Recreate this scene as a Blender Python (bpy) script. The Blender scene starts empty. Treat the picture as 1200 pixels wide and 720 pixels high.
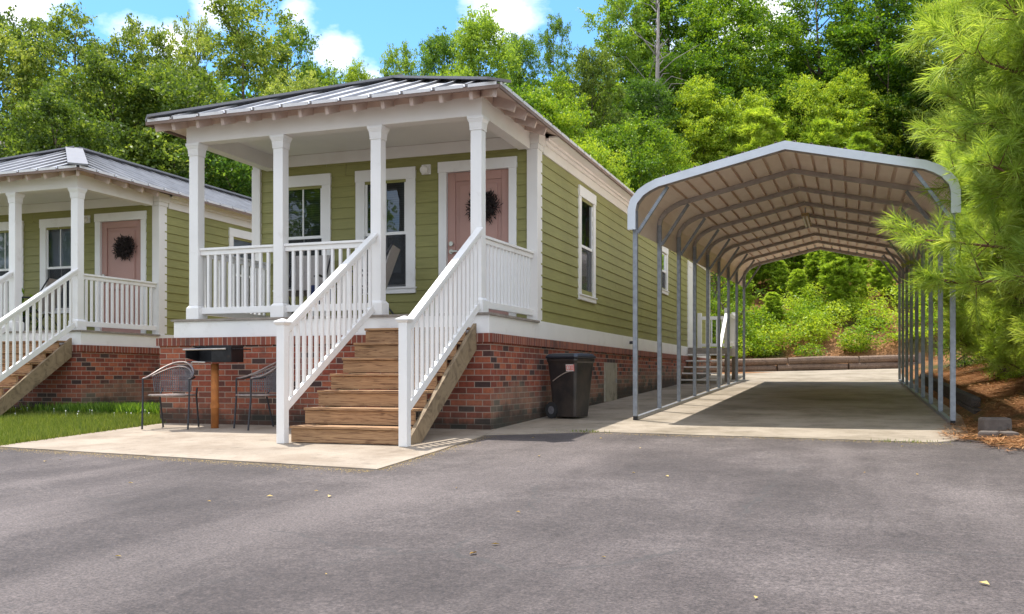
import bpy, bmesh, math, random
import numpy as np
from mathutils import Vector, Matrix
R = math.radians
sc = bpy.context.scene
col = sc.collection
rng = np.random.default_rng(7)
random.seed(7)

# ------------------------------------------------------------------ camera frame (surveyed)
F_PX, HOR, YAW, CAM_Z = 1123.33, 440.4, 0.3408, 0.648
CY, SY = math.cos(YAW), math.sin(YAW)
SLOPE, Y0 = 0.033, 10.48
def plane(y): return SLOPE * (y - Y0)
def bearing(u, f):
    r = (u - 600) / F_PX
    return ((r * CY - SY) * f, (r * SY + CY) * f)
def sstep(a, b, x):
    t = np.clip((x - a) / (b - a), 0, 1); return t * t * (3 - 2 * t)
def hgt(x, y):
    x = np.asarray(x, float); y = np.asarray(y, float)
    z = SLOPE * (np.minimum(y, 27) - Y0)
    z = z + 0.06 * (np.clip(y, 27, 31) - 27)
    z = z + 0.42 * sstep(32.55, 32.95, y - 0.367 * np.clip(x, -8, 6))
    z = z + 0.50 * (np.clip(y, 33.0, 41) - 33.0) + 0.21 * (np.clip(y, 41, 75) - 41) + 0.06 * np.maximum(y - 75, 0)
    k = sstep(10.6, 12.6, y)
    b = 0.20 * sstep(1.42, 1.60, x) + 0.22 * np.clip(x - 1.6, 0, 30) + 0.0 * x
    z = z + k * b * (1 - 0.6 * sstep(28, 40, y))
    z = np.where(y < 9, SLOPE * (y - Y0), z)
    return z
def hz(x, y): return float(hgt(x, y))

# ------------------------------------------------------------------ helpers
def tag(o, label=None, cat=None, group=None, kind=None):
    if label: o['label'] = label
    if cat: o['category'] = cat
    if group: o['group'] = group
    if kind: o['kind'] = kind
    return o
def empty(name, loc, rz=0.0):
    o = bpy.data.objects.new(name, None); col.objects.link(o)
    o.location = loc; o.rotation_euler = (0, 0, rz); o.empty_display_size = 0.2
    return o
def thing(name, label, cat, loc, rz=0.0, group=None):
    return tag(empty(name, loc, rz), label, cat, group)

class MB:
    def __init__(s, origin=(0, 0, 0)):
        s.v = []; s.f = []; s.o = Vector(origin)
    def quad(s, a, b, c, d):
        n = len(s.v); s.v += [tuple(a), tuple(b), tuple(c), tuple(d)]; s.f.append((n, n+1, n+2, n+3))
    def poly(s, pts):
        n = len(s.v); s.v += [tuple(p) for p in pts]; s.f.append(tuple(range(n, n+len(pts))))
    def box(s, x0, x1, y0, y1, z0, z1):
        n = len(s.v)
        s.v += [(x0,y0,z0),(x1,y0,z0),(x1,y1,z0),(x0,y1,z0),(x0,y0,z1),(x1,y0,z1),(x1,y1,z1),(x0,y1,z1)]
        for f in ((0,3,2,1),(4,5,6,7),(0,1,5,4),(1,2,6,5),(2,3,7,6),(3,0,4,7)):
            s.f.append(tuple(n+i for i in f))
        return s
    def hexa(s, p):            # 8 points, same order as box
        n = len(s.v); s.v += [tuple(q) for q in p]
        for f in ((0,3,2,1),(4,5,6,7),(0,1,5,4),(1,2,6,5),(2,3,7,6),(3,0,4,7)):
            s.f.append(tuple(n+i for i in f))
        return s
    def frust(s, cx, cy, a0, z0, a1, z1):
        return s.hexa([(cx-a0,cy-a0,z0),(cx+a0,cy-a0,z0),(cx+a0,cy+a0,z0),(cx-a0,cy+a0,z0),
                (cx-a1,cy-a1,z1),(cx+a1,cy-a1,z1),(cx+a1,cy+a1,z1),(cx-a1,cy+a1,z1)])
    def bar(s, p, q, w, h, up=(0, 0, 1)):
        p = Vector(p); q = Vector(q); d = (q - p).normalized(); up = Vector(up)
        if abs(d.dot(up)) > .98: up = Vector((0, 1, 0))
        a = d.cross(up).normalized() * (w / 2); b = a.cross(d).normalized() * (h / 2)
        return s.hexa([p-a-b, p+a-b, q+a-b, q-a-b, p-a+b, p+a+b, q+a+b, q-a+b])
    def tube(s, pts, rad, n=8, closed=False, cap=True):
        pts = [Vector(p) for p in pts]; m = len(pts)
        rads = rad if isinstance(rad, (list, tuple)) else [rad]*m
        prev = None; rings = []
        for i, p in enumerate(pts):
            if closed: d = pts[(i+1) % m] - pts[i-1]
            else: d = pts[min(i+1, m-1)] - pts[max(i-1, 0)]
            d.normalize()
            if prev is None:
                a = d.cross(Vector((0,0,1)) if abs(d.z) < .9 else Vector((0,1,0))).normalized()
            else:
                a = (prev - d * prev.dot(d)).normalized()
            prev = a; b = d.cross(a)
            k = len(s.v)
            for j in range(n):
                t = 2*math.pi*j/n
                s.v.append(tuple(p + (a*math.cos(t) + b*math.sin(t)) * rads[i]))
            rings.append(k)
        for i in range(m if closed else m-1):
            k0 = rings[i]; k1 = rings[(i+1) % m]
            for j in range(n):
                s.f.append((k0+j, k0+(j+1) % n, k1+(j+1) % n, k1+j))
        if cap and not closed:
            s.f.append(tuple(rings[0]+j for j in reversed(range(n)))); s.f.append(tuple(rings[-1]+j for j in range(n)))
        return s
    def cyl(s, p, q, r, n=12): return s.tube([p, q], r, n)
    def build(s, name, mat, parent=None, bevel=0, smooth=False):
        me = bpy.data.meshes.new(name)
        o = s.o
        me.from_pydata([(x-o.x, y-o.y, z-o.z) for x, y, z in s.v], [], s.f); me.update()
        bm = bmesh.new(); bm.from_mesh(me); bmesh.ops.recalc_face_normals(bm, faces=bm.faces); bm.to_mesh(me); bm.free()
        if mat: me.materials.append(mat)
        ob = bpy.data.objects.new(name, me); col.objects.link(ob)
        if parent: ob.parent = parent
        if smooth:
            for p in me.polygons: p.use_smooth = True
        if bevel:
            md = ob.modifiers.new('bevel', 'BEVEL'); md.width = bevel; md.segments = 2; md.limit_method = 'ANGLE'
        return ob
def copy_tree(o, parent=None):
    c = o.copy(); col.objects.link(c)
    if parent: c.parent = parent
    for ch in list(o.children): copy_tree(ch, c)
    return c

# ------------------------------------------------------------------ materials
def newmat(name):
    m = bpy.data.materials.new(name); m.use_nodes = True
    nt = m.node_tree; b = nt.nodes['Principled BSDF']
    return m, nt, b
def N(nt, t, **kw):
    n = nt.nodes.new(t)
    for k, v in kw.items(): setattr(n, k, v)
    return n
def ramp(nt, stops):
    r = N(nt, 'ShaderNodeValToRGB'); e = r.color_ramp.elements
    while len(e) < len(stops): e.new(.5)
    for i, (p, c) in enumerate(stops):
        e[i].position = p; e[i].color = (c[0], c[1], c[2], 1) if isinstance(c, (tuple, list)) else (c, c, c, 1)
    return r
def noise(nt, vec, scale, detail=4, rough=.55):
    n = N(nt, 'ShaderNodeTexNoise'); n.inputs['Scale'].default_value = scale
    n.inputs['Detail'].default_value = detail; n.inputs['Roughness'].default_value = rough
    if vec is not None: nt.links.new(vec, n.inputs['Vector'])
    return n
def coords(nt, scale=(1, 1, 1), kind='Object'):
    t = N(nt, 'ShaderNodeTexCoord'); m = N(nt, 'ShaderNodeMapping'); m.inputs['Scale'].default_value = scale
    nt.links.new(t.outputs[kind], m.inputs['Vector']); return m.outputs['Vector']
def mix(nt, fac, a, b, mode='MIX'):
    m = N(nt, 'ShaderNodeMix', data_type='RGBA', blend_type=mode)
    for sock, v in ((m.inputs['Factor'], fac), (m.inputs['A'], a), (m.inputs['B'], b)):
        if isinstance(v, (int, float)): sock.default_value = v
        elif isinstance(v, (tuple, list)): sock.default_value = (v[0], v[1], v[2], 1)
        else: nt.links.new(v, sock)
    return m.outputs['Result']
def bump(nt, b, h, strength=.3, dist=.01):
    n = N(nt, 'ShaderNodeBump'); n.inputs['Strength'].default_value = strength; n.inputs['Distance'].default_value = dist
    nt.links.new(h, n.inputs['Height']); nt.links.new(n.outputs['Normal'], b.inputs['Normal'])
def simple(name, c, rough=.5, metal=0., var=.12, vs=6., spec=.5, bscale=None, bstr=.1, dirt=None):
    m, nt, b = newmat(name)
    v = coords(nt)
    n = noise(nt, v, vs, 5)
    lo = tuple(x*(1-var) for x in c); hi = tuple(min(1, x*(1+var)) for x in c)
    r = ramp(nt, [(.3, lo), (.7, hi)]); nt.links.new(n.outputs['Fac'], r.inputs['Fac'])
    out = r.outputs['Color']
    if dirt:
        n2 = noise(nt, v, dirt[1], 8, .7); r2 = ramp(nt, [(dirt[2], 0.), (dirt[2]+.18, dirt[3])])
        nt.links.new(n2.outputs['Fac'], r2.inputs['Fac'])
        out = mix(nt, r2.outputs['Color'], out, dirt[0])
    nt.links.new(out, b.inputs['Base Color'])
    b.inputs['Roughness'].default_value = rough; b.inputs['Metallic'].default_value = metal
    b.inputs['Specular IOR Level'].default_value = spec
    if bscale:
        n3 = noise(nt, v, bscale, 4); bump(nt, b, n3.outputs['Fac'], bstr, .004)
    return m

M = {}
M['white'] = simple('white_paint', (.80, .79, .77), .42, var=.03, vs=3, bscale=60, bstr=.05, dirt=((.50, .46, .40), 2.6, .57, .42))
M['beam_white'] = simple('white_trim_boards', (.76, .735, .70), .55, var=.04, vs=1.5, dirt=((.55, .48, .42), 1.4, .58, .3))
M['soffit'] = simple('eave_sheathing', (.62, .50, .44), .7, var=.12, vs=4, dirt=((.36, .26, .22), 2, .58, .5))
M['rafter'] = simple('rafter_wood_paint', (.58, .47, .42), .7, var=.12, vs=6)
M['drip'] = simple('eave_drip_metal', (.20, .135, .105), .55, 0., var=.15, vs=5)
M['sash'] = simple('white_vinyl_sash', (.80, .80, .79), .35, var=.02)
M['decking'] = simple('weathered_deck_boards', (.27, .235, .20), .8, var=.25, vs=9)
M['door'] = simple('dusty_pink_door_paint', (.43, .245, .205), .4, var=.05, vs=2)
M['steel'] = simple('galvanised_steel', (.27, .285, .31), .45, .6, var=.2, vs=14)
M['steel_trim'] = simple('pale_trim_metal', (.62, .65, .69), .45, .3, var=.07, vs=4)
M['bow'] = simple('roof_bow_steel', (.40, .36, .34), .5, .3, var=.15, vs=10)
M['nickel'] = simple('satin_nickel', (.55, .53, .50), .3, 1., var=.05)
M['iron'] = simple('black_wrought_iron', (.035, .036, .042), .45, .3, var=.2, vs=30)
M['grey_iron'] = simple('worn_grey_iron', (.16, .155, .17), .45, .3, var=.3, vs=20)
M['hoop_iron'] = simple('sun_worn_brown_iron', (.26, .21, .19), .45, .4, var=.3, vs=20)
M['screen'] = None
M['rust'] = simple('rusty_post', (.40, .145, .035), .8, 0., var=.3, vs=9, dirt=((.18, .05, .02), 6, .55, .8))
M['charred'] = simple('charred_steel', (.018, .018, .02), .5, .4, var=.4, vs=12, dirt=((.09, .05, .03), 7, .6, .7))
M['bright_bar'] = simple('worn_steel_bar', (.45, .42, .38), .35, .8, var=.2, vs=20)
M['bin'] = simple('black_bin_plastic', (.022, .021, .021), .38, var=.15, vs=5, dirt=((.06, .046, .038), 2.2, .42, .8))
M['bin_lid'] = simple('dark_lid_plastic', (.022, .026, .036), .33, var=.12, vs=5)
M['tyre'] = simple('black_rubber', (.02, .02, .02), .8, var=.2)
M['label_red'] = simple('red_sticker', (.72, .10, .06), .5, var=.05)
M['label_pale'] = simple('pale_sticker', (.75, .66, .62), .5, var=.05)
M['hatch'] = simple('grey_access_panel', (.36, .32, .25), .75, var=.12, vs=5, dirt=((.06, .06, .045), 2.6, .50, .85))
M['sling'] = simple('taupe_sling_fabric', (.36, .33, .31), .85, var=.08, vs=30)
M['navy'] = simple('navy_fabric', (.018, .03, .10), .85, var=.15, vs=15)
M['lampglass'] = simple('frosted_lamp_cover', (.80, .78, .72), .35, var=.03)
M['tubelight'] = simple('yellowed_light_fitting', (.50, .36, .16), .5, var=.1, vs=8)
M['wreath'] = simple('dark_twig_wreath', (.028, .018, .016), .8, var=.4, vs=30)
M['stone'] = simple('weathered_block', (.13, .105, .09), .9, var=.3, vs=7, bscale=25, bstr=.6, dirt=((.03, .028, .024), 4, .5, .9))
M['trunk'] = simple('grey_brown_bark', (.12, .09, .068), .95, var=.35, vs=9, bscale=20, bstr=.8)
M['pale_trunk'] = simple('pale_dead_wood', (.21, .19, .18), .95, var=.2, vs=7, bscale=20, bstr=.5)
M['pine_bark'] = simple('reddish_pine_bark', (.155, .075, .045), .95, var=.35, vs=14, bscale=25, bstr=.8)
M['pole'] = simple('grey_utility_pole', (.25, .24, .24), .85, var=.15, vs=3)

def wood(name, a, b_, scale=(1, 14, 14), rough=.75, dirt=None):
    m, nt, b = newmat(name)
    v = coords(nt, scale)
    oi = N(nt, 'ShaderNodeObjectInfo')
    ad = N(nt, 'ShaderNodeVectorMath', operation='ADD'); nt.links.new(v, ad.inputs[0])
    sc_ = N(nt, 'ShaderNodeMath', operation='MULTIPLY'); sc_.inputs[1].default_value = 37.
    nt.links.new(oi.outputs['Random'], sc_.inputs[0]); nt.links.new(sc_.outputs[0], ad.inputs[1])
    n = noise(nt, ad.outputs[0], 2.2, 6, .6); n.inputs['Distortion'].default_value = 2.4
    r = ramp(nt, [(.36, a), (.48, tuple((x*.35+y*.65) for x, y in zip(a, b_))), (.66, b_)])
    nt.links.new(n.outputs['Fac'], r.inputs['Fac'])
    v2 = N(nt, 'ShaderNodeTexVoronoi'); v2.inputs['Scale'].default_value = 1.1; nt.links.new(ad.outputs[0], v2.inputs['Vector'])
    k = ramp(nt, [(.05, .85), (.16, 0.)]); nt.links.new(v2.outputs['Distance'], k.inputs['Fac'])
    out = mix(nt, k.outputs['Color'], r.outputs['Color'], tuple(x*.35 for x in a))
    if dirt:
        n2 = noise(nt, coords(nt), 3, 6); r2 = ramp(nt, [(.5, 0.), (.7, .7)]); nt.links.new(n2.outputs['Fac'], r2.inputs['Fac'])
        out = mix(nt, r2.outputs['Color'], out, dirt)
    nt.links.new(out, b.inputs['Base Color']); b.inputs['Roughness'].default_value = rough
    bump(nt, b, n.outputs['Fac'], .25, .004)
    return m
M['stair_wood'] = wood('treated_stair_timber', (.15, .072, .034), (.44, .262, .132))
M['stringer'] = wood('stringer_timber', (.15, .105, .062), (.29, .215, .13), (14, 2, 2))
M['dark_timber'] = wood('near_black_timber', (.018, .015, .013), (.07, .055, .045), (16, 2, 16), .95)  # near-black grain tones for the edging timbers
M['timber'] = wood('weathered_landscape_timber', (.085, .055, .038), (.26, .18, .13), (2, 16, 16), .9, (.07, .05, .04))

def brick_mat():
    m, nt, b = newmat('red_brick_with_dark_headers')
    tc = N(nt, 'ShaderNodeTexCoord'); geo = N(nt, 'ShaderNodeNewGeometry')
    sp = N(nt, 'ShaderNodeSeparateXYZ'); nt.links.new(tc.outputs['Object'], sp.inputs[0])
    sn = N(nt, 'ShaderNodeSeparateXYZ'); nt.links.new(geo.outputs['Normal'], sn.inputs[0])
    ab = N(nt, 'ShaderNodeMath', operation='ABSOLUTE'); nt.links.new(sn.outputs['X'], ab.inputs[0])
    gt = N(nt, 'ShaderNodeMath', operation='GREATER_THAN'); nt.links.new(ab.outputs[0], gt.inputs[0]); gt.inputs[1].default_value = .5
    mx = N(nt, 'ShaderNodeMix', data_type='FLOAT'); nt.links.new(gt.outputs[0], mx.inputs['Factor'])
    nt.links.new(sp.outputs['X'], mx.inputs['A']); nt.links.new(sp.outputs['Y'], mx.inputs['B'])
    cb = N(nt, 'ShaderNodeCombineXYZ'); nt.links.new(mx.outputs['Result'], cb.inputs['X']); nt.links.new(sp.outputs['Z'], cb.inputs['Y'])
    br = N(nt, 'ShaderNodeTexBrick'); nt.links.new(cb.outputs[0], br.inputs['Vector'])
    br.inputs['Scale'].default_value = 1.; br.inputs['Brick Width'].default_value = .205; br.inputs['Row Height'].default_value = .0725
    br.inputs['Mortar Size'].default_value = .006; br.inputs['Mortar Smooth'].default_value = .15
    br.inputs['Color1'].default_value = (0, 0, 0, 1); br.inputs['Color2'].default_value = (1, 1, 1, 1); br.inputs['Mortar'].default_value = (.5, .5, .5, 1)
    rr = ramp(nt, [(0., (.05, .028, .024)), (.16, (.07, .033, .028)), (.24, (.17, .040, .024)), (.55, (.27, .062, .033)), (.8, (.36, .105, .050)), (1., (.22, .050, .030))])
    nt.links.new(br.outputs['Color'], rr.inputs['Fac'])
    n1 = noise(nt, tc.outputs['Object'], 22, 5); r1 = ramp(nt, [(.3, .72), (.7, 1.2)]); nt.links.new(n1.outputs['Fac'], r1.inputs['Fac'])
    body = mix(nt, 1., rr.outputs['Color'], r1.outputs['Color'], 'MULTIPLY')
    c = mix(nt, br.outputs['Fac'], body, (.35, .255, .20))
    # lime bloom then black damp along the foot of the wall, with ragged edges
    n2 = noise(nt, tc.outputs['Object'], 1.5, 7, .65)
    zz = N(nt, 'ShaderNodeMath', operation='MULTIPLY_ADD'); nt.links.new(n2.outputs['Fac'], zz.inputs[0]); zz.inputs[1].default_value = -.75; nt.links.new(sp.outputs['Z'], zz.inputs[2])
    yy = N(nt, 'ShaderNodeMath', operation='MULTIPLY_ADD'); nt.links.new(sp.outputs['Y'], yy.inputs[0]); yy.inputs[1].default_value = -.033; nt.links.new(zz.outputs[0], yy.inputs[2])
    r2 = ramp(nt, [(.0, .75), (.18, 0.)]); ofs = N(nt, 'ShaderNodeMath', operation='ADD'); nt.links.new(yy.outputs[0], ofs.inputs[0]); ofs.inputs[1].default_value = .02
    nt.links.new(ofs.outputs[0], r2.inputs['Fac'])
    side = N(nt, 'ShaderNodeMath', operation='MULTIPLY'); nt.links.new(r2.outputs['Color'], side.inputs[0])
    wf = N(nt, 'ShaderNodeMath', operation='MULTIPLY_ADD'); nt.links.new(gt.outputs[0], wf.inputs[0]); wf.inputs[1].default_value = .42; wf.inputs[2].default_value = .15
    nt.links.new(wf.outputs[0], side.inputs[1])
    c = mix(nt, side.outputs[0], c, (.24, .21, .15))
    r3 = ramp(nt, [(.0, .80), (.16, 0.)]); of3 = N(nt, 'ShaderNodeMath', operation='ADD'); nt.links.new(yy.outputs[0], of3.inputs[0]); of3.inputs[1].default_value = .27
    nt.links.new(of3.outputs[0], r3.inputs['Fac'])
    c = mix(nt, r3.outputs['Color'], c, (.022, .024, .018))
    n4 = noise(nt, tc.outputs['Object'], .9, 6, .7); r4 = ramp(nt, [(.60, 0.), (.72, .55)]); nt.links.new(n4.outputs['Fac'], r4.inputs['Fac'])
    c = mix(nt, r4.outputs['Color'], c, (.05, .035, .03))
    nt.links.new(c, b.inputs['Base Color']); b.inputs['Roughness'].default_value = .88
    iv = N(nt, 'ShaderNodeMath', operation='SUBTRACT'); iv.inputs[0].default_value = 1.; nt.links.new(br.outputs['Fac'], iv.inputs[1])
    bump(nt, b, iv.outputs[0], .8, .006)
    return m
M['brick'] = brick_mat()
def soldier_mat():
    m, nt, b = newmat('soldier_course_brick')
    tc = N(nt, 'ShaderNodeTexCoord'); sp = N(nt, 'ShaderNodeSeparateXYZ'); nt.links.new(tc.outputs['Object'], sp.inputs[0])
    ad = N(nt, 'ShaderNodeMath', operation='ADD'); nt.links.new(sp.outputs['X'], ad.inputs[0]); nt.links.new(sp.outputs['Y'], ad.inputs[1])
    cb = N(nt, 'ShaderNodeCombineXYZ'); nt.links.new(ad.outputs[0], cb.inputs['X']); cb.inputs['Y'].default_value = .1
    br = N(nt, 'ShaderNodeTexBrick'); nt.links.new(cb.outputs[0], br.inputs['Vector'])
    br.inputs['Scale'].default_value = 1.; br.inputs['Brick Width'].default_value = .0725; br.inputs['Row Height'].default_value = .3
    br.inputs['Mortar Size'].default_value = .006; br.inputs['Color1'].default_value = (0, 0, 0, 1); br.inputs['Color2'].default_value = (1, 1, 1, 1)
    rr = ramp(nt, [(0., (.15, .04, .028)), (.5, (.25, .065, .036)), (1., (.31, .095, .05))]); nt.links.new(br.outputs['Color'], rr.inputs['Fac'])
    n4 = noise(nt, tc.outputs['Object'], 1.3, 6, .7); r4 = ramp(nt, [(.56, 0.), (.70, .8)]); nt.links.new(n4.outputs['Fac'], r4.inputs['Fac'])
    c = mix(nt, br.outputs['Fac'], rr.outputs['Color'], (.36, .27, .21)); c = mix(nt, r4.outputs['Color'], c, (.05, .03, .025))
    nt.links.new(c, b.inputs['Base Color']); b.inputs['Roughness'].default_value = .88
    iv = N(nt, 'ShaderNodeMath', operation='SUBTRACT'); iv.inputs[0].default_value = 1.; nt.links.new(br.outputs['Fac'], iv.inputs[1])
    bump(nt, b, iv.outputs[0], .8, .006)
    return m
M['soldier'] = soldier_mat()
def siding_mat():
    m, nt, b = newmat('olive_green_lap_siding')
    v = coords(nt, (3, 3, 40)); n = noise(nt, v, 1.2, 6, .6)
    r = ramp(nt, [(.3, (.222, .216, .066)), (.7, (.285, .272, .090))]); nt.links.new(n.outputs['Fac'], r.inputs['Fac'])
    n2 = noise(nt, coords(nt), .8, 5); r2 = ramp(nt, [(.35, .9), (.65, 1.08)]); nt.links.new(n2.outputs['Fac'], r2.inputs['Fac'])
    nt.links.new(mix(nt, 1., r.outputs['Color'], r2.outputs['Color'], 'MULTIPLY'), b.inputs['Base Color'])
    b.inputs['Roughness'].default_value = .6; bump(nt, b, n.outputs['Fac'], .12, .003)
    return m
M['siding'] = siding_mat()
def glass_mat():
    m, nt, b = newmat('window_glass'); nt.nodes.remove(b)
    out = nt.nodes['Material Output']; tr = N(nt, 'ShaderNodeBsdfTransparent'); tr.inputs[0].default_value = (.55, .60, .60, 1)
    gl = N(nt, 'ShaderNodeBsdfGlossy'); gl.inputs['Roughness'].default_value = .015; gl.inputs['Color'].default_value = (.9, .95, 1, 1)
    lw = N(nt, 'ShaderNodeFresnel'); lw.inputs['IOR'].default_value = 1.75
    n = noise(nt, coords(nt), 2.5, 2); bp = N(nt, 'ShaderNodeBump'); bp.inputs['Strength'].default_value = .06; bp.inputs['Distance'].default_value = .02
    nt.links.new(n.outputs['Fac'], bp.inputs['Height']); nt.links.new(bp.outputs['Normal'], gl.inputs['Normal'])
    mx = N(nt, 'ShaderNodeMixShader'); nt.links.new(lw.outputs[0], mx.inputs[0]); nt.links.new(tr.outputs[0], mx.inputs[1]); nt.links.new(gl.outputs[0], mx.inputs[2])
    nt.links.new(mx.outputs[0], out.inputs['Surface'])
    return m
M['glass'] = glass_mat()
def screen_mat():
    m, nt, b = newmat('dark_insect_screen'); b.inputs['Base Color'].default_value = (.025, .027, .03, 1); b.inputs['Roughness'].default_value = .75; b.inputs['Alpha'].default_value = .72
    return m
M['screen'] = screen_mat()
def blind_mat():
    m, nt, b = newmat('slatted_window_blind')
    sp = N(nt, 'ShaderNodeSeparateXYZ'); tc = N(nt, 'ShaderNodeTexCoord'); nt.links.new(tc.outputs['Object'], sp.inputs[0])
    w = N(nt, 'ShaderNodeMath', operation='MULTIPLY'); w.inputs[1].default_value = 30.; nt.links.new(sp.outputs['Z'], w.inputs[0])
    fr = N(nt, 'ShaderNodeMath', operation='FRACT'); nt.links.new(w.outputs[0], fr.inputs[0])
    r = ramp(nt, [(.0, (.02, .025, .03)), (.25, (.07, .08, .09)), (.8, (.09, .10, .11)), (1., (.03, .03, .04))]); nt.links.new(fr.outputs[0], r.inputs['Fac'])
    nt.links.new(r.outputs['Color'], b.inputs['Base Color']); b.inputs['Roughness'].default_value = .7
    return m
M['blind'] = blind_mat()
M['curtain'] = simple('pale_curtain', (.62, .62, .72), .8, var=.1, vs=4)
def roof_mat():
    m, nt, b = newmat('galvalume_roof_panel')
    n = noise(nt, coords(nt, (1, 1, 1)), 2.5, 6, .6); r = ramp(nt, [(.3, (.31, .31, .32)), (.7, (.45, .45, .465))]); nt.links.new(n.outputs['Fac'], r.inputs['Fac'])
    nt.links.new(r.outputs['Color'], b.inputs['Base Color']); b.inputs['Metallic'].default_value = .55; b.inputs['Roughness'].default_value = .42
    return m
M['roof'] = roof_mat()
M['cap'] = simple('ridge_cap_metal', (.22, .22, .235), .75, 0., var=.06, spec=.2)
M['roof_edge'] = simple('pale_pan_ends', (.66, .64, .63), .45, .2, var=.06)
def carport_mat():
    m, nt, b = newmat('carport_roof_sheet')
    n = noise(nt, coords(nt, (1, .4, 1)), 3, 6, .65); r = ramp(nt, [(.3, (.80, .655, .56)), (.7, (.92, .80, .71))]); nt.links.new(n.outputs['Fac'], r.inputs['Fac'])
    nt.links.new(r.outputs['Color'], b.inputs['Base Color']); b.inputs['Roughness'].default_value = .55; b.inputs['Metallic'].default_value = .1
    return m
M['carport'] = carport_mat()

def asphalt_mat():
    m, nt, b = newmat('worn_asphalt')
    v = coords(nt)
    n1 = noise(nt, v, .42, 9, .68); r1 = ramp(nt, [(.36, (.040, .0305, .0275)), (.50, (.069, .0545, .050)), (.64, (.116, .095, .088))]); nt.links.new(n1.outputs['Fac'], r1.inputs['Fac'])
    n2 = noise(nt, v, 75, 3, .75); r2 = ramp(nt, [(.34, .5), (.5, 1.), (.68, 1.6)]); nt.links.new(n2.outputs['Fac'], r2.inputs['Fac'])
    c = mix(nt, 1., r1.outputs['Color'], r2.outputs['Color'], 'MULTIPLY')
    n5 = noise(nt, v, 26, 6, .75); r5 = ramp(nt, [(.35, .66), (.65, 1.34)]); nt.links.new(n5.outputs['Fac'], r5.inputs['Fac'])
    c = mix(nt, 1., c, r5.outputs['Color'], 'MULTIPLY')
    # worn pale tracks sweeping towards the carport
    mp = N(nt, 'ShaderNodeMapping'); mp.inputs['Rotation'].default_value = (0, 0, R(-12)); mp.inputs['Scale'].default_value = (1.1, .16, 1); nt.links.new(v, mp.inputs['Vector'])
    n3 = noise(nt, mp.outputs['Vector'], 1., 5, .6); r3 = ramp(nt, [(.48, 0.), (.64, .5)]); nt.links.new(n3.outputs['Fac'], r3.inputs['Fac'])
    c = mix(nt, r3.outputs['Color'], c, mix(nt, 1., (.145, .119, .110), r2.outputs['Color'], 'MULTIPLY'))
    n4 = noise(nt, v, 1.1, 6, .7); r4 = ramp(nt, [(.60, 0.), (.72, .55)]); nt.links.new(n4.outputs['Fac'], r4.inputs['Fac'])
    c = mix(nt, r4.outputs['Color'], c, (.062, .050, .046))
    # hairline cracks
    vo = N(nt, 'ShaderNodeTexVoronoi', feature='DISTANCE_TO_EDGE'); vo.inputs['Scale'].default_value = .33
    nd = noise(nt, v, 2.2, 5); wv = N(nt, 'ShaderNodeVectorMath', operation='MULTIPLY_ADD'); nt.links.new(nd.outputs['Color'], wv.inputs[0]); wv.inputs[1].default_value = (.5, .5, 0); nt.links.new(v, wv.inputs[2])
    nt.links.new(wv.outputs[0], vo.inputs['Vector'])
    rc = ramp(nt, [(.002, .7), (.0055, 0.)]); nt.links.new(vo.outputs['Distance'], rc.inputs['Fac'])
    nm = noise(nt, v, .6, 3); rm = ramp(nt, [(.44, 0.), (.54, 1.)]); nt.links.new(nm.outputs['Fac'], rm.inputs['Fac'])
    cf = mix(nt, 1., rc.outputs['Color'], rm.outputs['Color'], 'MULTIPLY')
    c = mix(nt, cf, c, (.05, .045, .042))
    nt.links.new(c, b.inputs['Base Color']); b.inputs['Roughness'].default_value = .85
    bump(nt, b, n2.outputs['Fac'], .55, .006)
    return m
M['asphalt'] = asphalt_mat()
def concrete_mat(name, base, stain, sc0=1.0):
    m, nt, b = newmat(name)
    v = coords(nt)
    n1 = noise(nt, v, .7*sc0, 6, .6); r1 = ramp(nt, [(.3, tuple(x*.80 for x in base)), (.7, base)]); nt.links.new(n1.outputs['Fac'], r1.inputs['Fac'])
    n2 = noise(nt, v, 70, 4, .7); r2 = ramp(nt, [(.3, .82), (.7, 1.12)]); nt.links.new(n2.outputs['Fac'], r2.inputs['Fac'])
    c = mix(nt, 1., r1.outputs['Color'], r2.outputs['Color'], 'MULTIPLY')
    n3 = noise(nt, v, 1.3*sc0, 8, .72); r3 = ramp(nt, [(.44, 0.), (.66, .75)]); nt.links.new(n3.outputs['Fac'], r3.inputs['Fac'])
    c = mix(nt, r3.outputs['Color'], c, stain)
    n6 = noise(nt, v, 4.5*sc0, 6, .7); r6 = ramp(nt, [(.56, 0.), (.66, .35)]); nt.links.new(n6.outputs['Fac'], r6.inputs['Fac'])
    c = mix(nt, r6.outputs['Color'], c, tuple(x*.55 for x in stain))
    nt.links.new(c, b.inputs['Base Color']); b.inputs['Roughness'].default_value = .88; bump(nt, b, n2.outputs['Fac'], .25, .004)
    return m
M['patio'] = concrete_mat('pale_patio_concrete', (.38, .315, .245), (.19, .14, .095))
M['drive'] = concrete_mat('stained_drive_concrete', (.37, .31, .24), (.12, .092, .052), .7)
def ground_mat():
    m, nt, b = newmat('forest_floor')
    v = coords(nt)
    n1 = noise(nt, v, .35, 6, .65)
    r1 = ramp(nt, [(.30, (.05, .07, .02)), (.42, (.10, .09, .035)), (.5, (.26, .125, .055)), (.62, (.38, .20, .10)), (.75, (.20, .095, .045))]); nt.links.new(n1.outputs['Fac'], r1.inputs['Fac'])
    n2 = noise(nt, v, 26, 5, .75); r2 = ramp(nt, [(.3, .5), (.7, 1.45)]); nt.links.new(n2.outputs['Fac'], r2.inputs['Fac'])
    nt.links.new(mix(nt, 1., r1.outputs['Color'], r2.outputs['Color'], 'MULTIPLY'), b.inputs['Base Color'])
    b.inputs['Roughness'].default_value = 1.; b.inputs['Specular IOR Level'].default_value = .1; bump(nt, b, n2.outputs['Fac'], 1., .05)
    return m
M['ground'] = ground_mat()
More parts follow.
